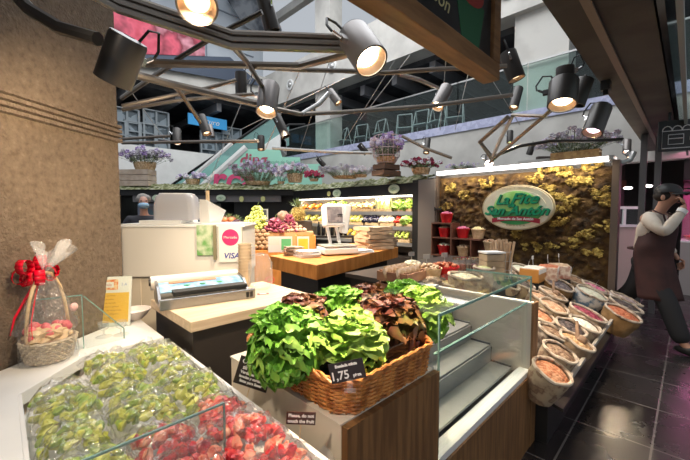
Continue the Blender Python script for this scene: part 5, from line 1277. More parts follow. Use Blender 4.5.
grains = {'coral': ((.5, .17, .07), (.66, .33, .18)), 'brown': ((.2, .11, .06), (.36, .24, .15)), 'peach': ((.5, .27, .15), (.66, .45, .3)), 'orange': ((.52, .28, .12), (.68, .45, .24)), 'dark': ((.04, .03, .03), (.14, .1, .09)),
          'white': ((.72, .66, .55), (.8, .76, .68)), 'purple': ((.18, .01, .03), (.42, .08, .12)), 'redor': ((.42, .09, .035), (.56, .2, .09)), 'greypink': ((.32, .24, .24), (.5, .4, .38)), 'palegreen': ((.55, .56, .4), (.72, .72, .58)),
          'magenta': ((.5, .05, .18), (.7, .25, .35)), 'darkgrey': ((.07, .06, .07), (.2, .17, .17)), 'tan': ((.42, .27, .15), (.6, .44, .3)), 'cream': ((.75, .66, .42), (.85, .8, .62)), 'yellow': ((.78, .62, .22), (.85, .74, .42)), 'greenish': ((.45, .48, .2), (.62, .62, .35))}
gm = {k: mat('grain_'+k, c[0], .55, c2=c[1], scale=55, kind='voronoi', lo=.1, hi=.9, bump=1, bkind='voronoi', bscale=55) for k, c in grains.items()}
def sack(lab, P, r_, grain, fb, tilt, seed, scoop=False, tagged=False, h=.22, roll=0):
    nv = frame(P, A, None) @ Matrix.Rotation(R(tilt), 4, 'X') @ Matrix.Rotation(R(roll), 4, 'Y')    # local z = opening normal
    t = thing('grain_sack', lab, 'sack', nv, 'open sacks along the aisle')
    def body(u, v):
        an = u*2*math.pi; rr_ = r_*(.8+.22*math.sin(min(1, v*1.2)*math.pi*.5))*(1+.07*noise.noise(Vector((math.cos(an)*2, math.sin(an)*2, v*3+seed))))
        return Vector((math.cos(an)*rr_, math.sin(an)*rr_, -h+v*h))
    mb = MB().sheet(body, 28, 8); mb.lathe([(r_*.8, -h), (.001, -h)], 28, cap=False)
    mb.build('sack_body', fab[fb], t)
    g = random.Random(seed)
    rim_ = MB(); rim_.tube([(math.cos(k*.2244)*(r_*1.0+.006*noise.noise(Vector((k*.4, seed, 0)))*2), math.sin(k*.2244)*(r_*1.0), .004+.012*noise.noise(Vector((k*.35, seed, 5)))) for k in range(28)], [.011+.005*noise.noise(Vector((k*.5, seed, 9))) for k in range(28)], 7, closed=True)
    rim_.build('rolled_rim', rim_m, t)
    def hp(u, v):
        an = u*2*math.pi; q_ = v*r_*.93
        return Vector((math.cos(an)*q_, math.sin(an)*q_, -.012+.03*(1-v*v)+.006*noise.noise(Vector((math.cos(an)*v*4, math.sin(an)*v*4, seed)))))
    MB().sheet(hp, 28, 7).build('grains', gm[grain], t)
    if scoop:
        s_ = MB().tube([(0, 0, .01), (.06, .04, .06), (.1, .07, .1)], [.018, .012, .01], 8); s_.lathe([(.001, 0), (.03, .01), (.035, .06), (.03, .06), (.02, .012)], 14, c=(-.03, -.02, .0), Mx=Matrix.Rotation(R(70), 3, 'Y'))
        s_.build('scoop', wood_crate, t)
    if tagged:
        s_ = MB().tube([(r_*.8, 0, 0), (r_*.8, .02, .09)], .003, 5); s_.build('tag_stick', steel, t); MB().box((r_*.8, .02, .11), (.06, .003, .04)).build('price_tag', tape, t, smooth=False)
    return t
TL = 24
S_ = [(552, 371, 30, 'coral', 1, 'orange lentils nearest the display case, lowest at the front'),
      (560, 352, 34, 'brown', 1, 'brown lentils, second up from the lowest sack'),
      (577, 341, 34, 'orange', 0, 'tan orange seeds with a wooden scoop'),
      (571, 327, 30, 'dark', 3, 'dark seeds with a thick pale rim'),
      (585, 324, 30, 'white', 1, 'white beans beside the dark seeds'),
      (588, 313, 38, 'purple', 0, 'dark red kidney beans, large and central'),
      (623, 313, 36, 'redor', 4, 'red orange lentils at the aisle side'),
      (626, 305, 34, 'dark', 3, 'blackish grains behind the red orange lentils'),
      (628, 297, 32, 'greypink', 2, 'greyish pink grains at the far right corner'),
      (592, 293, 38, 'palegreen', 2, 'pale greenish beans in a blue printed sack'),
      (600, 285, 36, 'magenta', 1, 'magenta petals behind the pale green beans'),
      (559, 284, 34, 'darkgrey', 4, 'dark grey seeds in a tan brown sack'),
      (570, 276, 30, 'tan', 4, 'tan grains behind the dark grey seeds'),
      (553, 294, 28, 'tan', 0, 'tan seeds left of the kidney beans'),
      (554, 306, 28, 'peach', 1, 'peach lentils below the tan seeds'),
      (541, 297, 24, 'peach', 1, 'peach lentils just behind the glass end'),
      (553, 332, 24, 'brown', 3, 'brown seeds hard against the case end'),
      (541, 315, 22, 'coral', 1, 'coral lentils beside the case end post'),
      (522, 283, 26, 'dark', 1, 'dark beans seen through the glass end'),
      (506, 283, 28, 'cream', 1, 'cream beans seen through the glass, right of the greenish'),
      (503, 271, 28, 'white', 1, 'white beans behind the glass top edge'),
      (487, 278, 26, 'greenish', 1, 'greenish beans seen through the glass'),
      (524, 270, 26, 'palegreen', 1, 'pale green beans just above the glass corner'),
      (590, 272, 24, 'brown', 1, 'brown grains near the moss wall foot'),
      (606, 278, 22, 'white', 3, 'white grains in the far row before the moss wall')]
for i, (px, py, wpx, g_, fb, lb) in enumerate(S_):
    P = plane_hit(px, py)
    qa, qb = (P.x+P.y)*S2, (P.y-P.x)*S2
    if qa > 4.86: P = ab(4.86, qb, P.z)
    r_ = max(.105, min(.15, wpx/2*P.y/F*.95))
    sack('open sack of '+lb, P, r_, g_, fb, TL, i, scoop=(i in (2, 13, 20)), tagged=(i in (9, 12, 22)), h=min(.2, .2), roll=(i*37 % 11)-5)
# flat bowls of grain on the rear bench edge
for i, (px, py, z, r_, g_, lb) in enumerate([(465, 276, .95, .125, 'cream', 'upright sack heaped with cream grain behind the case'), (454, 283, .885, .12, 'yellow', 'upright sack heaped with pale yellow grain behind the case'), (438, 289, .83, .11, 'yellow', 'upright sack heaped with yellow grain near the brown crates'), (484, 268, .93, .09, 'greenish', 'upright sack of greenish grain in front of the kraft box')]):
    P = at(px, py, z=z); bq = (P.y-P.x)*S2; sack(lb, P, r_, g_, 1, 4, 40+i, h=z-slz(bq)+.235)
# brown burlap bundles left of them
for i, (px, py, z, s) in enumerate([(420, 275, .93, .12), (430, 283, .9, .1), (412, 286, .86, .1), (424, 292, .84, .09)]):
    P = at(px, py, z=z)
    t = thing('burlap_bundle', 'rolled burlap bundle behind the lettuces, ' + ('rear one', 'right one', 'left one', 'front one')[i], 'burlap', rotz(P, i*40), 'burlap bundles by the crates')
    MB().blob((0, 0, 0), (s, s*.7, s*.5), 3, .6, seed=i+3, fq=2.4).build('cloth', fab[1], t)
# wooden crates with bagged goods, left
P = Vector((.44, 2.65, 0))
t = thing('crate_table', 'low dark table under the brown crates', 'table', rotz(P, 45)); MB().b2(-.17, .17, -.15, .17, .70, .74).b2(-.15, .15, -.13, .15, 0, .70).build('table_body', black, t, smooth=False)
for i in range(3):
    crate('brown_crate', 'brown slatted crate behind the lettuces, ' + ('bottom', 'middle', 'top')[i]+' of three', rotz((P.x, P.y, .742+i*.09), 45+i*1.5), .32-.02*i, .27, .086, 1, mat('brown_crate', (.2, .09, .05), .6, c2=(.3, .15, .08), scale=5) if i == 0 else MATS['brown_crate'])
tan_b = mat('snack_bag', (.28, .16, .08), .4, c2=((.5, .34, .2), (.62, .5, .4)), scale=26)
sb0 = tag(MB().add([(-.03, -.022, 0), (.03, -.022, 0), (.03, .022, 0), (-.03, .022, 0), (-.034, -.026, .05), (.034, -.026, .05), (.034, .026, .05), (-.034, .026, .05), (-.032, -.004, .1), (.032, -.004, .1), (.032, .004, .1), (-.032, .004, .1)], [(0, 3, 2, 1), (0, 1, 5, 4), (1, 2, 6, 5), (2, 3, 7, 6), (3, 0, 4, 7), (4, 5, 9, 8), (5, 6, 10, 9), (6, 7, 11, 10), (7, 4, 8, 11), (8, 9, 10, 11)]).build('snack_bag', tan_b, None, smooth=False, bevel=.004), '', 'bag')
k = 0
for ix in range(4):
    for iy in range(2):
        o = sb0 if k == 0 else sb0.copy()
        if k: col.objects.link(o)
        q_ = rotz(P, 47) @ Vector((-.11+ix*.07, -.06+iy*.12, 0)); o.matrix_basis = Matrix.Translation((q_.x, q_.y, .94)) @ Matrix.Rotation(R(24+k*13 % 20), 4, 'Z'); k += 1
        o['label'] = 'little tan bag of snacks standing in the top brown crate'; o['group'] = 'snack bags in the top crate'
# pots on rear bench: tan basket, red bucket
def pot(lab, P, r_, h, m, grain, tagged=True, nm='tapered_pot', cat='pot', grp=None):
    t = thing(nm, lab, cat, rotz(P, 20), grp)
    MB().lathe([(r_*.72, 0), (r_, h), (r_*1.05, h+.004), (r_*1.04, h+.012), (r_*.96, h+.01), (r_*.9, h-.02)], 24, cap=False).lathe([(r_*.72, 0), (.001, 0)], 24, cap=False).build('body', m, t)
    g = random.Random(int(P.x*100)); mb = MB()
    for i in range(26):
        q_ = g.random()**.5*r_*.85; an = g.uniform(0, 6.28); mb.blob((math.cos(an)*q_, math.sin(an)*q_, h+.0+.03*(1-(q_/r_)**2)), .018, 1, .3, seed=i)
    mb.build('contents', gm[grain], t)
    if tagged:
        MB().tube([(0, 0, h), (0, .01, h+.08)], .003, 5).build('tag_stick', steel, t); MB().box((0, .01, h+.1), (.06, .003, .04)).build('price_tag', MATS['tag_grey'], t, smooth=False)
    return t
mat('tag_grey', (.3, .3, .3), .4)
def rbp(px, py, z=RZ): return at(px, py, z=z)
pots_ = [(427, 284, .13, .13, straw_pot, 'tan', 'tan tapered pot beside the red one near the crates'), (445, 282, .125, .13, red_pl, 'redor', 'red tapered pot on the rear bench near the crates'),
         (412, 276, .09, .1, straw_pot, 'cream', 'tan pot at the left end of the rear bench')]
for px, py, r_, h, m, g_, lb in pots_:
    p_ = at(px, py-9, z=.93); p_.z = RZ+.003; pot(lb, p_, r_*.9, h+.03, m, g_)
for i in range(6):
    p_ = at(456+i*6, 270, z=.86)
    t = thing('glass_jar', 'glass jar of dried goods behind the grain mounds, %s from the left' % ords[i], 'jar', Matrix.Translation((p_.x, p_.y, RZ)), 'row of glass jars on the rear bench')
    MB().lathe([(.04, 0), (.043, .01), (.043, .12), (.03, .14), (.03, .15)], 16).build('glass_body', clear, t); MB().lathe([(.037, .005), (.037, .1), (.001, .1)], 14).build('contents', gm[['tan', 'redor', 'brown', 'purple', 'tan', 'magenta'][i]], t); MB().lathe([(.033, .15), (.033, .17), (.001, .17)], 14).build('lid', chrome, t)

# shelf rack with red pots in front of the moss wall
RA = 4.86
def wpt(px, py, a_=RA): return wallp(px, py, a_)
L0 = wpt(431, 250); L1 = wpt(478, 250); RW = (Vector((L1.x, L1.y, 0))-Vector((L0.x, L0.y, 0))).length
rk = thing('cubby_shelf', 'dark wooden cubby shelf holding red and tan pots before the moss wall', 'shelf', frame(Vector((L0.x, L0.y, 0)), -B))
xs = [0, RW*.42, RW*.82, RW*1.0]
z0, z1, z2, z3 = .78, .80, 1.045, 1.27
dkw = mat('dark_red_wood', (.10, .035, .02), .5, c2=(.17, .07, .04), scale=4)
MB().b2(0, RW*1.02, 0, .26, z0-.02, z0).b2(0, RW*1.02, 0, .26, z2-.01, z2+.01).b2(0, RW*.44, 0, .26, z3-.01, z3+.01).build('shelf_board', dkw, rk, smooth=False)
MB().b2(0, .015, 0, .26, z0, z3-.01).b2(RW*.43, RW*.43+.02, 0, .26, z0, z3).b2(RW*.84, RW*.84+.02, 0, .26, z0, z2-.01).build('upright', dkw, rk, smooth=False)
MB().b2(0, RW*1.02, .25, .26, z0, z2-.01).b2(0, RW*.44, .25, .26, z2+.01, z3-.01).build('back_board', dkw, rk, smooth=False)
MB().b2(.02, RW, .03, .24, 0, z0-.02).build('pedestal', black, rk, smooth=False)
RM = rk.matrix_basis.copy()
def rp(x, z): return RM @ Vector((x, .12, z))
for x, z, m, g_, lb in [(RW*.26, z3+.012, red_pl, 'magenta', 'red pot alone on top of the cubby shelf'), (RW*.22, z2+.012, red_pl, 'tan', 'red pot in the upper left cubby'), (RW*.62, z2+.012, red_pl, 'magenta', 'red pot on the middle of the cubby shelf'), (RW*.93, z2+.012, straw_pot, 'yellow', 'tan pot with bright yellow sweets on the cubby shelf'),
                        (RW*.21, z0+.002, red_pl, 'palegreen', 'red pot in the lower left cubby'), (RW*.64, z0+.002, straw_pot, 'tan', 'tan pot in the lower middle cubby')]:
    pot(lb, rp(x, z), .098, .13, m, g_, tagged=False)
pot('tan pot on the rear bench right of the cubby shelf', Vector((rp(RW*1.12, 0).x, rp(RW*1.12, 0).y-.1, .9)), .1, .12, straw_pot, 'brown', tagged=False)
t = thing('side_riser', 'black riser under the tan pot beside the cubby shelf', 'riser', rotz((rp(RW*1.12, 0).x, rp(RW*1.12, 0).y-.1, 0), 45)); MB().b2(-.08, .08, -.08, .08, RZ+.001, .899).build('box', black, t, smooth=False)

# kraft paper bag box and wire holder
P = at(491, 280, z=.80)
t = thing('kraft_box', 'clear box packed with brown kraft sleeves on the rear bench', 'box', rotz((P.x, P.y, .80), 10))
for i in range(4): MB().b2(-.09, .09, -.07, .07, .004+i*.062, .062+i*.062).build('sleeve', kraft, t, smooth=False, bevel=.003)
MB().b2(-.096, .096, -.076, .076, 0, .26).build('clear_walls', glass, t, smooth=False); MB().b2(-.096, .096, -.076, .076, .26, .275).build('white_top', paper, t, smooth=False)
t = thing('box_riser', 'dark riser under the kraft box', 'riser', rotz((P.x, P.y, 0), 10)); MB().b2(-.1, .1, -.08, .08, slz((P.y-P.x)*S2)-.235, .799).build('box', black, t, smooth=False)
P2 = Vector((P.x+.17, P.y+.16, .80))
t = thing('wire_holder', 'tall wire holder stuffed with rolled kraft bags', 'holder', rotz(P2, 10))
wr = MB()
for k in range(14):
    an = k*.4488; wr.tube([(math.cos(an)*.09, math.sin(an)*.09, 0), (math.cos(an)*.1, math.sin(an)*.1, .26)], .0025, 4)
for z in (.0, .08, .17, .26): wr.tube([(math.cos(k*.314)*(.09+z*.04), math.sin(k*.314)*(.09+z*.04), z) for k in range(20)], .0025, 4, closed=True)
wr.build('wire_frame', steel, t)
g = random.Random(8); rl = MB()
for k in range(26):
    q_ = g.random()**.5*.08; an = g.uniform(0, 6.28); x, y = math.cos(an)*q_, math.sin(an)*q_
    rl.tube([(x*.8, y*.8, .01), (x*1.5, y*1.5, .36+g.uniform(-.02, .02))], .012, 6)
rl.build('rolled_bags', kraft, t)
t = thing('holder_riser', 'dark riser under the wire holder', 'riser', rotz((P2.x, P2.y, 0), 10)); MB().b2(-.1, .1, -.1, .1, slz((P2.y-P2.x)*S2)-.235, .798).build('box', black, t, smooth=False)
# tubs near the sign foot
for i, (px, py, m, g_, lb, w_) in enumerate([(533, 281, mat('tub_orange', (.55, .25, .06), .35), 'white', 'orange glass tub of white goods below the oval sign', .15), (548, 279, mat('tub_red', (.35, .12, .08), .35, c2=(.7, .6, .5), scale=14), 'redor', 'red and white striped tub below the oval sign', .13), (559, 276, MATS['tub_red'], 'tan', 'red printed tub furthest right below the oval sign', .12)]):
    p_ = at(px, py, d=3.85+.1*i); zt = 1.45-(268-212)/F*3.9+.03
    t = thing('goods_tub', lb, 'tub', rotz((p_.x, p_.y, zt-.17), 45+10*i))
    MB().b2(-w_, w_*.9, -.1, .1, 0, .15).build('tub_body', m, t, smooth=False, bevel=.01)
    MB().sheet(lambda u, v: Vector(((u-.5)*w_*1.9, (v-.5)*.19, .152+.02*math.sin(u*3.14)*math.sin(v*3.14))), 8, 6).build('goods', gm[g_], t)
    MB().b2(-w_-.004, w_*.9+.004, -.104, -.1, .1, .145).build('white_band', paper, t, smooth=False)
    MB().tube([(0, 0, .15), (0, .01, .24)], .003, 5).build('tag_stick', steel, t); MB().box((0, .01, .26), (.06, .003, .04)).build('price_tag', paper, t, smooth=False)
    t = thing('tub_riser', 'black riser under the ' + ('orange tub', 'striped tub', 'furthest tub')[i], 'riser', rotz((p_.x, p_.y, 0), 45+10*i)); MB().b2(-w_, w_*.9, -.1, .1, slz((p_.y-p_.x)*S2)-.235, zt-.171).build('box', black, t, smooth=False)
# ================================================================ butcher stall on the right, people
tile_dark = mat('dark_cladding', (.035, .032, .03), .4)
warm_ct = mat('beige_counter', (.5, .42, .35), .5)
# stall counters beyond the moss wall, roughly facing the aisle
ct = thing('stall_counter', 'beige fronted stall counter with glass top behind the walking man', 'counter', rotz((5.05, 6.2, 0), 0))
MB().b2(-.7, .25, 0, .6, 0, 1.18).build('front', warm_ct, ct, smooth=False); MB().b2(-.72, .27, -.02, .62, 1.18, 1.22).build('top', white, ct, smooth=False)
MB().b2(-.35, .25, .02, .5, 1.22, 1.52).build('glass_case', glass_far, ct, smooth=False)
MB().b2(-.37, .27, 0, .02, 1.5, 1.53).b2(-.37, -.34, 0, .03, 1.22, 1.5).b2(-.05, .0, 0, .03, 1.22, 1.5).b2(-.37, .27, .0, .55, 1.53, 1.55).build('white_frame', white, ct, smooth=False)
bt = thing('meat_counter', 'butcher display counter with pink lit meat at the right edge', 'counter', rotz((6.3, 5.6, 0), -45))
MB().b2(-.6, 1.4, 0, .7, 0, .92).build('white_front', mat('grey_front', (.34, .31, .29), .4), bt, smooth=False)
MB().b2(-.6, 1.4, .0, .7, .92, .95).build('ledge', white, bt, smooth=False)
MB().b2(-.6, 1.4, .0, .012, .95, 1.42).build('front_glass', glass, bt, smooth=False)
MB().b2(-.6, 1.4, .68, .72, 0, 2.0).build('back_wall', mat('pink_back', (.35, .12, .2), .4), bt, smooth=False)
BM = bt.matrix_basis.copy()
meat_m = mat('raw_meat', (.45, .03, .04), .3, c2=(.75, .35, .33), scale=14)
g = random.Random(6)
for i in range(10):
    o = tag(MB().blob((0, 0, 0), (.09, .12, .05), 2, .5, seed=i).build('meat_cut', meat_m), 'red cut of meat lying in the butcher counter', 'meat', 'meat cuts in the butcher counter'); o.matrix_basis = Matrix.Translation(BM @ Vector((-.45+i*.17, .3+.15*(i % 2), 1.0)))
for i in range(6):
    t = thing('hanging_ham', 'pink lit ham hanging behind the man, %s from the left' % ords[i], 'ham', Matrix.Translation(BM @ Vector((-.3+i*.24, .5, 1.35))), 'hams hanging in pink light')
    MB().lathe([(.01, 0), (.05, .03), (.075, .1), (.06, .22), (.03, .34), (.015, .40)], 14).build('meat', mat('ham_meat', (.6, .2, .3), .4, c2=(.8, .5, .55), scale=8) if i == 0 else MATS['ham_meat'], t)
    MB().tube([(0, 0, .4), (0, 0, .52)], .006, 5).build('hook', chrome, t)
rail = tag(MB().tube([BM @ Vector((-.6, .5, 1.87)), BM @ Vector((1.4, .5, 1.87))], .02, 8).build('meat_rail', chrome), 'chrome rail from which the pink hams hang', 'rail')
fx = thing('butcher_canopy', 'black canopy above the butcher counter', 'canopy', rotz((6.3, 5.6, 0), -45)); MB().b2(-.6, 1.4, -.1, .75, 2.0, 3.1).build('panel', tile_dark, fx, smooth=False)
# icon sign
iM = frame(at(694, 134, d=3.6), Vector((1, -.55, 0)), UP)
ic = thing('outlined_icon_sign', 'black sign with white outline drawings high at the right edge', 'sign', iM)
MB().b2(-.28, .42, -.16, .16, -.03, 0).build('panel', black, ic, smooth=False)
ln = MB()
def loop(pts, cl=True): ln.tube([(x, y, .006) for x, y in pts], .005, 5, closed=cl)
loop([(-.25, -.13), (.38, -.13), (.38, .05), (-.25, .05)])
for k in range(8): loop([(-.25+.0787*k+.0394*(1-math.cos(a_)), .05+.05*math.sin(a_)) for a_ in [math.pi*j/6 for j in range(7)]], False)
loop([(-.2, -.09), (-.08, -.09), (-.08, .01), (-.2, .01)]); loop([(-.2, -.03), (-.08, -.03)], False)
loop([(.02+math.sin(k*.63)*.05, -.04+math.cos(k*.63)*.05*(.7 if k % 2 else 1)) for k in range(10)]); loop([(.2+math.sin(k*.63)*.05, -.04+math.cos(k*.63)*.05) for k in range(10)])
ln.build('outline_drawing', mat('chalk_white', (.6, .6, .6), .5), ic)
for x in (-.2, .3): MB().b2(x, x+.02, .16, .9, -.03, -.01).build('hanger', black, ic)
# corner posts of glazed stall
for i, (px, dd_) in enumerate(((641, 4.75), (655.5, 4.9))):
    t = thing('steel_post', ['slim dark steel post right of the moss wall', 'second slim steel post just left of the man\'s cap'][i], 'post', rotz(((px-345)/F*dd_, dd_, 0), 45)); MB().b2(-.035, .035, -.035, .035, 0, 2.5).build('shaft', mat('post_metal', (.2, .19, .19), .3, metal=.6) if i == 0 else MATS['post_metal'], t, smooth=False)
t = thing('dark_partition', 'dark partition with a brown rail behind the steel posts', 'partition', rotz((4.9, 7.2, 0), 0)); MB().b2(-.9, .9, 0, .1, 0, 2.6).build('panel', mat('partition_brown', (.06, .045, .04), .6), t, smooth=False); MB().b2(-.9, .9, -.05, 0, 1.95, 2.1).build('rail', mat('rail_brown', (.2, .08, .05), .5), t, smooth=False)
for i, (px, py) in enumerate(((628, 188), (648, 186))):
    t = tag(MB().blob((0, 0, 0), (.07, .05, .025), 2).build('round_downlight', lampmat('downlight_glow', (1, .9, .85), 8) if i == 0 else MATS['downlight_glow']), ['small glowing downlight beyond the moss wall corner', 'small glowing downlight between the steel posts'][i], 'ceiling light'); t.matrix_basis = Matrix.Translation(at(px, py, d=6.0))
l = bpy.data.lights.new('pink_lamp', 'AREA'); l.energy = 24; l.color = (1, .25, .6); l.size = 1.6; l.shape = 'RECTANGLE'; l.size_y = .1
o = bpy.data.objects.new('pink_lamp', l); col.objects.link(o); o.matrix_basis = Matrix.Translation(BM @ Vector((.3, .2, 1.97))) @ Matrix.Rotation(R(-45), 4, 'Z')
l = bpy.data.lights.new('pink_floor_lamp', 'AREA'); l.energy = 7; l.color = (1, .3, .5); l.size = 1.2
o = bpy.data.objects.new('pink_floor_lamp', l); col.objects.link(o); o.location = BM @ Vector((0, -.5, 2.45))

# ---------------- people
def skinned(name, verts, edges, radii, m, parent, root=0, sub=2, extra_roots=()):
    me = bpy.data.meshes.new(name)
    bm = bmesh.new(); lay = bm.verts.layers.skin.verify()
    bv = [bm.verts.new(v) for v in verts]
    for i, r_ in enumerate(radii): bv[i][lay].radius = r_ if isinstance(r_, tuple) else (r_, r_)
    for i in (root,)+tuple(extra_roots): bv[i][lay].use_root = True
    for e in edges: bm.edges.new((bv[e[0]], bv[e[1]]))
    bm.to_mesh(me); bm.free(); me.materials.append(m)
    o = bpy.data.objects.new(name, me); col.objects.link(o); o.parent = parent
    md = o.modifiers.new('skin', 'SKIN'); md.use_smooth_shade = True; md.branch_smoothing = .6
    s_ = o.modifiers.new('sub', 'SUBSURF'); s_.levels = sub; s_.render_levels = sub
    return o
class Sk:
    def __init__(s): s.v = []; s.e = []; s.r = []; s.roots = []
    def chain(s, pts, rad, start=None, root=False):
        prev = start
        for p, r_ in zip(pts, rad):
            s.v.append(Vector(p)); s.r.append(r_); i = len(s.v)-1
            if prev is not None: s.e.append((prev, i))
            elif root: s.roots.append(i)
            prev = i
        return prev
def hand(sk, wrist, d, palm_n, s=1.0, curl=.6):
    d = Vector(d).normalized(); n_ = Vector(palm_n); n_ = (n_-d*n_.dot(d)).normalized(); w_ = d.cross(n_)
    for k, (off, ln) in enumerate(((-.03, .062), (-.01, .07), (.01, .066), (.03, .052))):
        b = Vector(wrist)+d*.05*s+w_*off*s*.8; p = [b]
        c = Vector(wrist)+d*.085*s+w_*off*s; p.append(c)
        a_ = 0
        for j in range(3):
            a_ += curl; c = c+(d*math.cos(a_)+n_*math.sin(a_))*ln*s*(.45, .32, .23)[j]; p.append(c)
        sk.chain(p, [.011*s, .0095*s, .0085*s, .008*s, .0065*s], root=True)
    b = Vector(wrist)+d*.02*s-w_*.02*s
    sk.chain([b, b+d*.03*s-w_*.03*s, b+(d*.055-w_*.035+n_*.02)*s, b+(d*.075-w_*.03+n_*.03)*s], [.013*s, .012*s, .01*s, .008*s], root=True)

man = thing('person', 'man in black cap, beige shirt and long brown apron walking, hand raised to his face', 'person', frame(Vector((3.36, 3.85, 0)), Vector((.42, -.91, 0))))
# local: x forward, y left, z up
pel = Vector((0, 0, .95)); ch = Vector((.07, 0, 1.30)); nk = Vector((.12, 0, 1.46)); hd_ = Vector((.19, 0, 1.60))
sk = Sk()
sk.chain([pel, (.03, 0, 1.10), ch, nk, (.155, 0, 1.52), (.18, 0, 1.585), (.19, 0, 1.66), (.185, 0, 1.72)], [(.14, .12), (.13, .11), (.15, .12), .055, (.06, .065), (.078, .092), (.082, .098), (.055, .06)])
head_i = 5
sk.v.append(Vector((.275, 0, 1.585))); sk.r.append(.012); sk.e.append((5, len(sk.v)-1))
# arms
RS, RE, RW_ = Vector((.07, -.19, 1.40)), Vector((.27, -.25, 1.24)), Vector((.35, -.10, 1.47))
LS, LE, LW = Vector((.06, .19, 1.40)), Vector((.02, .27, 1.15)), Vector((.17, .26, .96))
i_r = sk.chain([RS, RS.lerp(RE, .5), RE, RE.lerp(RW_, .5), RW_, RW_+Vector((-.005, .02, .05))], [.055, .048, .042, .036, .026, (.022, .036)], start=2)
i_l = sk.chain([LS, LS.lerp(LE, .5), LE, LE.lerp(LW, .5), LW, LW+Vector((.03, 0, -.045))], [.055, .048, .042, .036, .026, (.022, .036)], start=2)
RK, RF = Vector((.25, -.10, .53)), Vector((.42, -.11, .09))
LK, LF = Vector((-.14, .10, .53)), Vector((-.50, .10, .15))
sk.chain([(.01, -.09, .90), RK, RF, RF+Vector((.12, 0, -.04))], [.09, .058, .042, .035], start=0)
sk.chain([(-.01, .09, .90), LK, LF, LF+Vector((.10, 0, -.09))], [.09, .058, .042, .032], start=0)
hand(sk, RW_+Vector((-.005, .01, .02)), (-.15, .25, 1), (-1, 0, .1), 1.0, .75)
hand(sk, LW+Vector((.01, 0, -.02)), (.5, 0, -1), (-.3, -1, 0), 1.0, .45)
skinned('body', sk.v, sk.e, sk.r, skin, man, 0, 2, sk.roots)
shirt = mat('beige_shirt', (.55, .47, .38), .8, c2=(.62, .55, .46), scale=8, bump=.3, bscale=20)
s2 = Sk(); s2.chain([(.0, 0, .93), (.03, 0, 1.10), ch, (.11, 0, 1.43)], [(.16, .145), (.155, .14), (.195, .165), (.09, .09)])
s2.chain([RS+Vector((0, .01, .0)), RS.lerp(RE, .5), RE+Vector((.0, -.01, -.01)), RE.lerp(RW_, .5), RW_-Vector((.0, 0, .015))], [.092, .078, .066, .054, .04], start=2)
s2.chain([LS, LS.lerp(LE, .5), LE, LE.lerp(LW, .5), LW-Vector((.01, 0, -.02))], [.092, .078, .066, .054, .04], start=2)
skinned('shirt', s2.v, s2.e, s2.r, shirt, man, 0)
cu = MB().lathe([(.042, -.02), (.046, .02)], 16, Mx=(RW_-RE).to_track_quat('Z', 'Y').to_matrix(), c=RW_-(RW_-RE).normalized()*.02, cap=False); cu.build('cuff', paper, man)
trs = mat('black_trousers', (.012, .012, .014), .8)
s3 = Sk(); s3.chain([(.0, 0, .98), (0, 0, .90)], [(.15, .14), (.155, .14)])
s3.chain([(.02, -.09, .86), RK, RF+Vector((-.01, 0, .01))], [.125, .10, .085], start=1); s3.chain([(-.01, .09, .86), LK, LF+Vector((-.01, 0, .02))], [.125, .10, .085], start=1)
skinned('trousers', s3.v, s3.e, s3.r, trs, man, 0)
ap = mat('brown_apron', (.032, .009, .008), .75, c2=(.05, .015, .013), scale=6)
def apron(u, v):
    an = R(-115+230*u); z = 1.30-.78*v
    fx_ = .03+.05*max(0, (z-1.0)/.35) + (.07*max(0, (.95-z))/.4); wv_ = 1+.35*max(0, .95-z) - .42*max(0, (z-1.08)/.25)
    k = 1+.05*math.sin(u*26)*v
    return Vector((fx_+math.cos(an*.92)*.205*k*(1+.3*max(0, .9-z)), math.sin(an)*.195*wv_*k if z < 1.08 else math.sin(an)*.195*wv_, z))
MB().sheet(apron, 28, 18).build('apron', ap, man, solid=.006)
st_ = MB()
for s in (-1, 1): st_.tube([(.225, s*.09, 1.29), (.19, s*.09, 1.42), (.09, s*.08, 1.47), (.0, s*.05, 1.44)], .01, 6, flat=.4)
st_.tube([(.03+math.cos(a_)*.175, math.sin(a_)*.165, 1.04) for a_ in [k*.2618 for k in range(24)]], .012, 6, closed=True); st_.build('apron_strap', ap, man)
for s, Fp, pit in ((-1, RF, 0), (1, LF, 28)):
    sh_ = MB(); sh_.M = Matrix.Translation(Fp+Vector((.05, 0, -.035 if s < 0 else -.055))) @ Matrix.Rotation(R(pit), 4, 'Y')
    sh_.blob((0, 0, 0), (.135, .05, .05), 3); sh_.build('shoe', black, man)
hr = mat('dark_hair', (.02, .014, .01), .7)
def capf(u, v):
    an = u*2*math.pi; el = v*R(85); return Vector((.185+math.cos(an)*math.cos(el)*.118-.01*v, math.sin(an)*math.cos(el)*.10, 1.655+math.sin(el)*.10))
MB().sheet(capf, 24, 8).build('cap_crown', black, man)
br_ = MB(); br_.sheet(lambda u, v: Vector((.185+(.1+.1*v)*math.cos(R(-55+110*u)), .095*math.sin(R(-55+110*u))*1.15, 1.66-.015*v-.02*(2*u-1)**2)), 12, 4); br_.build('cap_visor', black, man, solid=.005)
MB().blob((.15, 0, 1.625), (.092, .092, .07), 3).build('hair', hr, man)
for s in (-1, 1): MB().blob((.262, s*.033, 1.618), (.012, .014, .008), 1).build('eye', black_gloss, man)
MB().blob((.268, 0, 1.548), (.01, .024, .006), 1).build('mouth', mat('lip', (.3, .1, .09), .5), man)
for s in (-1, 1): MB().blob((.18, s*.096, 1.60), (.02, .01, .03), 2).build('ear', skin, man)

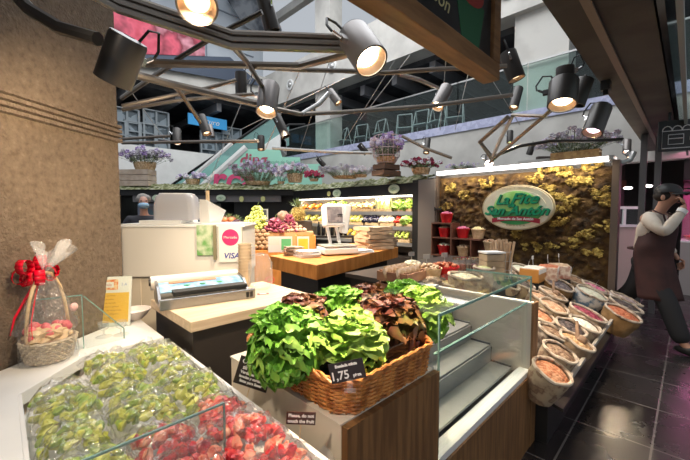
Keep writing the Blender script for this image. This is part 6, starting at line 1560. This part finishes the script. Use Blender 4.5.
# man with blue mask behind the tub
m2 = thing('person', 'grey haired man wearing a blue face mask behind the frosted tub', 'person', frame(Vector((-3.0, 5.15, 0)), Vector((.5, -.8, 0))))
sk = Sk(); sk.chain([(0, 0, .92), (0, 0, 1.1), (0, 0, 1.28), (.01, 0, 1.42), (.02, 0, 1.5), (.03, 0, 1.57), (.02, 0, 1.65), (.01, 0, 1.69)], [(.14, .12), (.13, .11), (.15, .13), .055, (.06, .06), (.075, .09), (.08, .095), .05])
sk.v.append(Vector((.115, 0, 1.57))); sk.r.append(.012); sk.e.append((5, len(sk.v)-1))
for s in (-1, 1):
    sk.chain([(0, s*.18, 1.36), (.0, s*.23, 1.2), (.0, s*.26, 1.06), (.12, s*.22, .98), (.2, s*.2, .95)], [.055, .048, .042, .034, .026], start=2); hand(sk, Vector((.2, s*.2, .95)), (1, 0, -.2), (0, 0, -1), 1, .3)
    sk.chain([(0, s*.09, .86), (.01, s*.1, .5), (0, s*.1, .1), (.12, s*.1, .05)], [.09, .06, .045, .035], start=0)
skinned('body', sk.v, sk.e, sk.r, mat('skin_fair', (.55, .3, .22), .5), m2, 0, 2, sk.roots)
jk = mat('dark_jacket', (.02, .02, .028), .7); s2 = Sk(); s2.chain([(0, 0, .9), (0, 0, 1.1), (0, 0, 1.3), (.01, 0, 1.4)], [(.17, .15), (.165, .14), (.18, .15), .085])
for s in (-1, 1): s2.chain([(0, s*.18, 1.36), (.0, s*.23, 1.2), (.0, s*.26, 1.06), (.12, s*.22, .98)], [.078, .07, .062, .05], start=2)
skinned('jacket', s2.v, s2.e, s2.r, jk, m2, 0)
s3 = Sk(); s3.chain([(0, 0, .95), (0, 0, .88)], [(.15, .14), (.15, .14)])
for s in (-1, 1): s3.chain([(0, s*.09, .82), (.01, s*.1, .5), (0, s*.1, .13)], [.1, .075, .065], start=1)
skinned('trousers', s3.v, s3.e, s3.r, trs, m2, 0)
MB().blob((.075, 0, 1.545), (.062, .072, .05), 3).build('face_mask', mat('mask_blue', (.3, .5, .68), .6), m2)
MB().blob((-.015, 0, 1.645), (.095, .098, .08), 3, .1).build('hair', mat('grey_hair', (.28, .26, .24), .8), m2)
for s in (-1, 1): MB().blob((.103, s*.033, 1.61), (.01, .013, .008), 1).build('eye', black_gloss, m2)
# ================================================================ light
sun = bpy.data.lights.new('skylight', 'AREA'); sun.shape = 'RECTANGLE'; sun.size = 9; sun.size_y = 9; sun.energy = 1000; sun.color = (.95, .97, 1)
o = bpy.data.objects.new('skylight', sun); col.objects.link(o); o.location = (-1, 6.5, 9.5)
l = bpy.data.lights.new('stand_fill_light', 'SPOT'); l.energy = 60; l.color = (1, .84, .66); l.spot_size = R(95); l.spot_blend = .8; l.shadow_soft_size = .06  # added fill spot without a fixture, out of view, brightens the cream basket stand
o = bpy.data.objects.new('stand_fill_light', l); col.objects.link(o); o.location = (-.75, .35, 2.25); o.rotation_euler = lookrot((.62, .85, -1.3))
l = bpy.data.lights.new('counter_fill_light', 'SPOT'); l.energy = 60; l.color = (1, .85, .7); l.spot_size = R(90); l.spot_blend = .8; l.shadow_soft_size = .08  # added warm fill without a fixture, lifts the beige counter behind the man
o = bpy.data.objects.new('counter_fill_light', l); col.objects.link(o); o.location = (4.5, 5.2, 2.6); o.rotation_euler = lookrot((.1, .6, -1))
for loc, pw, sz in ((ab(2.2, 2.6, 2.6), 26, .5), (Vector((-.8, 4.4, 2.5)), 60, .6), (Vector((-1.2, 6.8, 2.6)), 60, .6), (Vector((.2, 5.9, 2.4)), 30, .4)):
    l = bpy.data.lights.new('stall_lamp', 'SPOT'); l.energy = pw*6; l.color = (1, .83, .63); l.spot_size = R(120); l.spot_blend = .6; l.shadow_soft_size = .1
    o = bpy.data.objects.new('stall_lamp', l); col.objects.link(o); o.location = loc
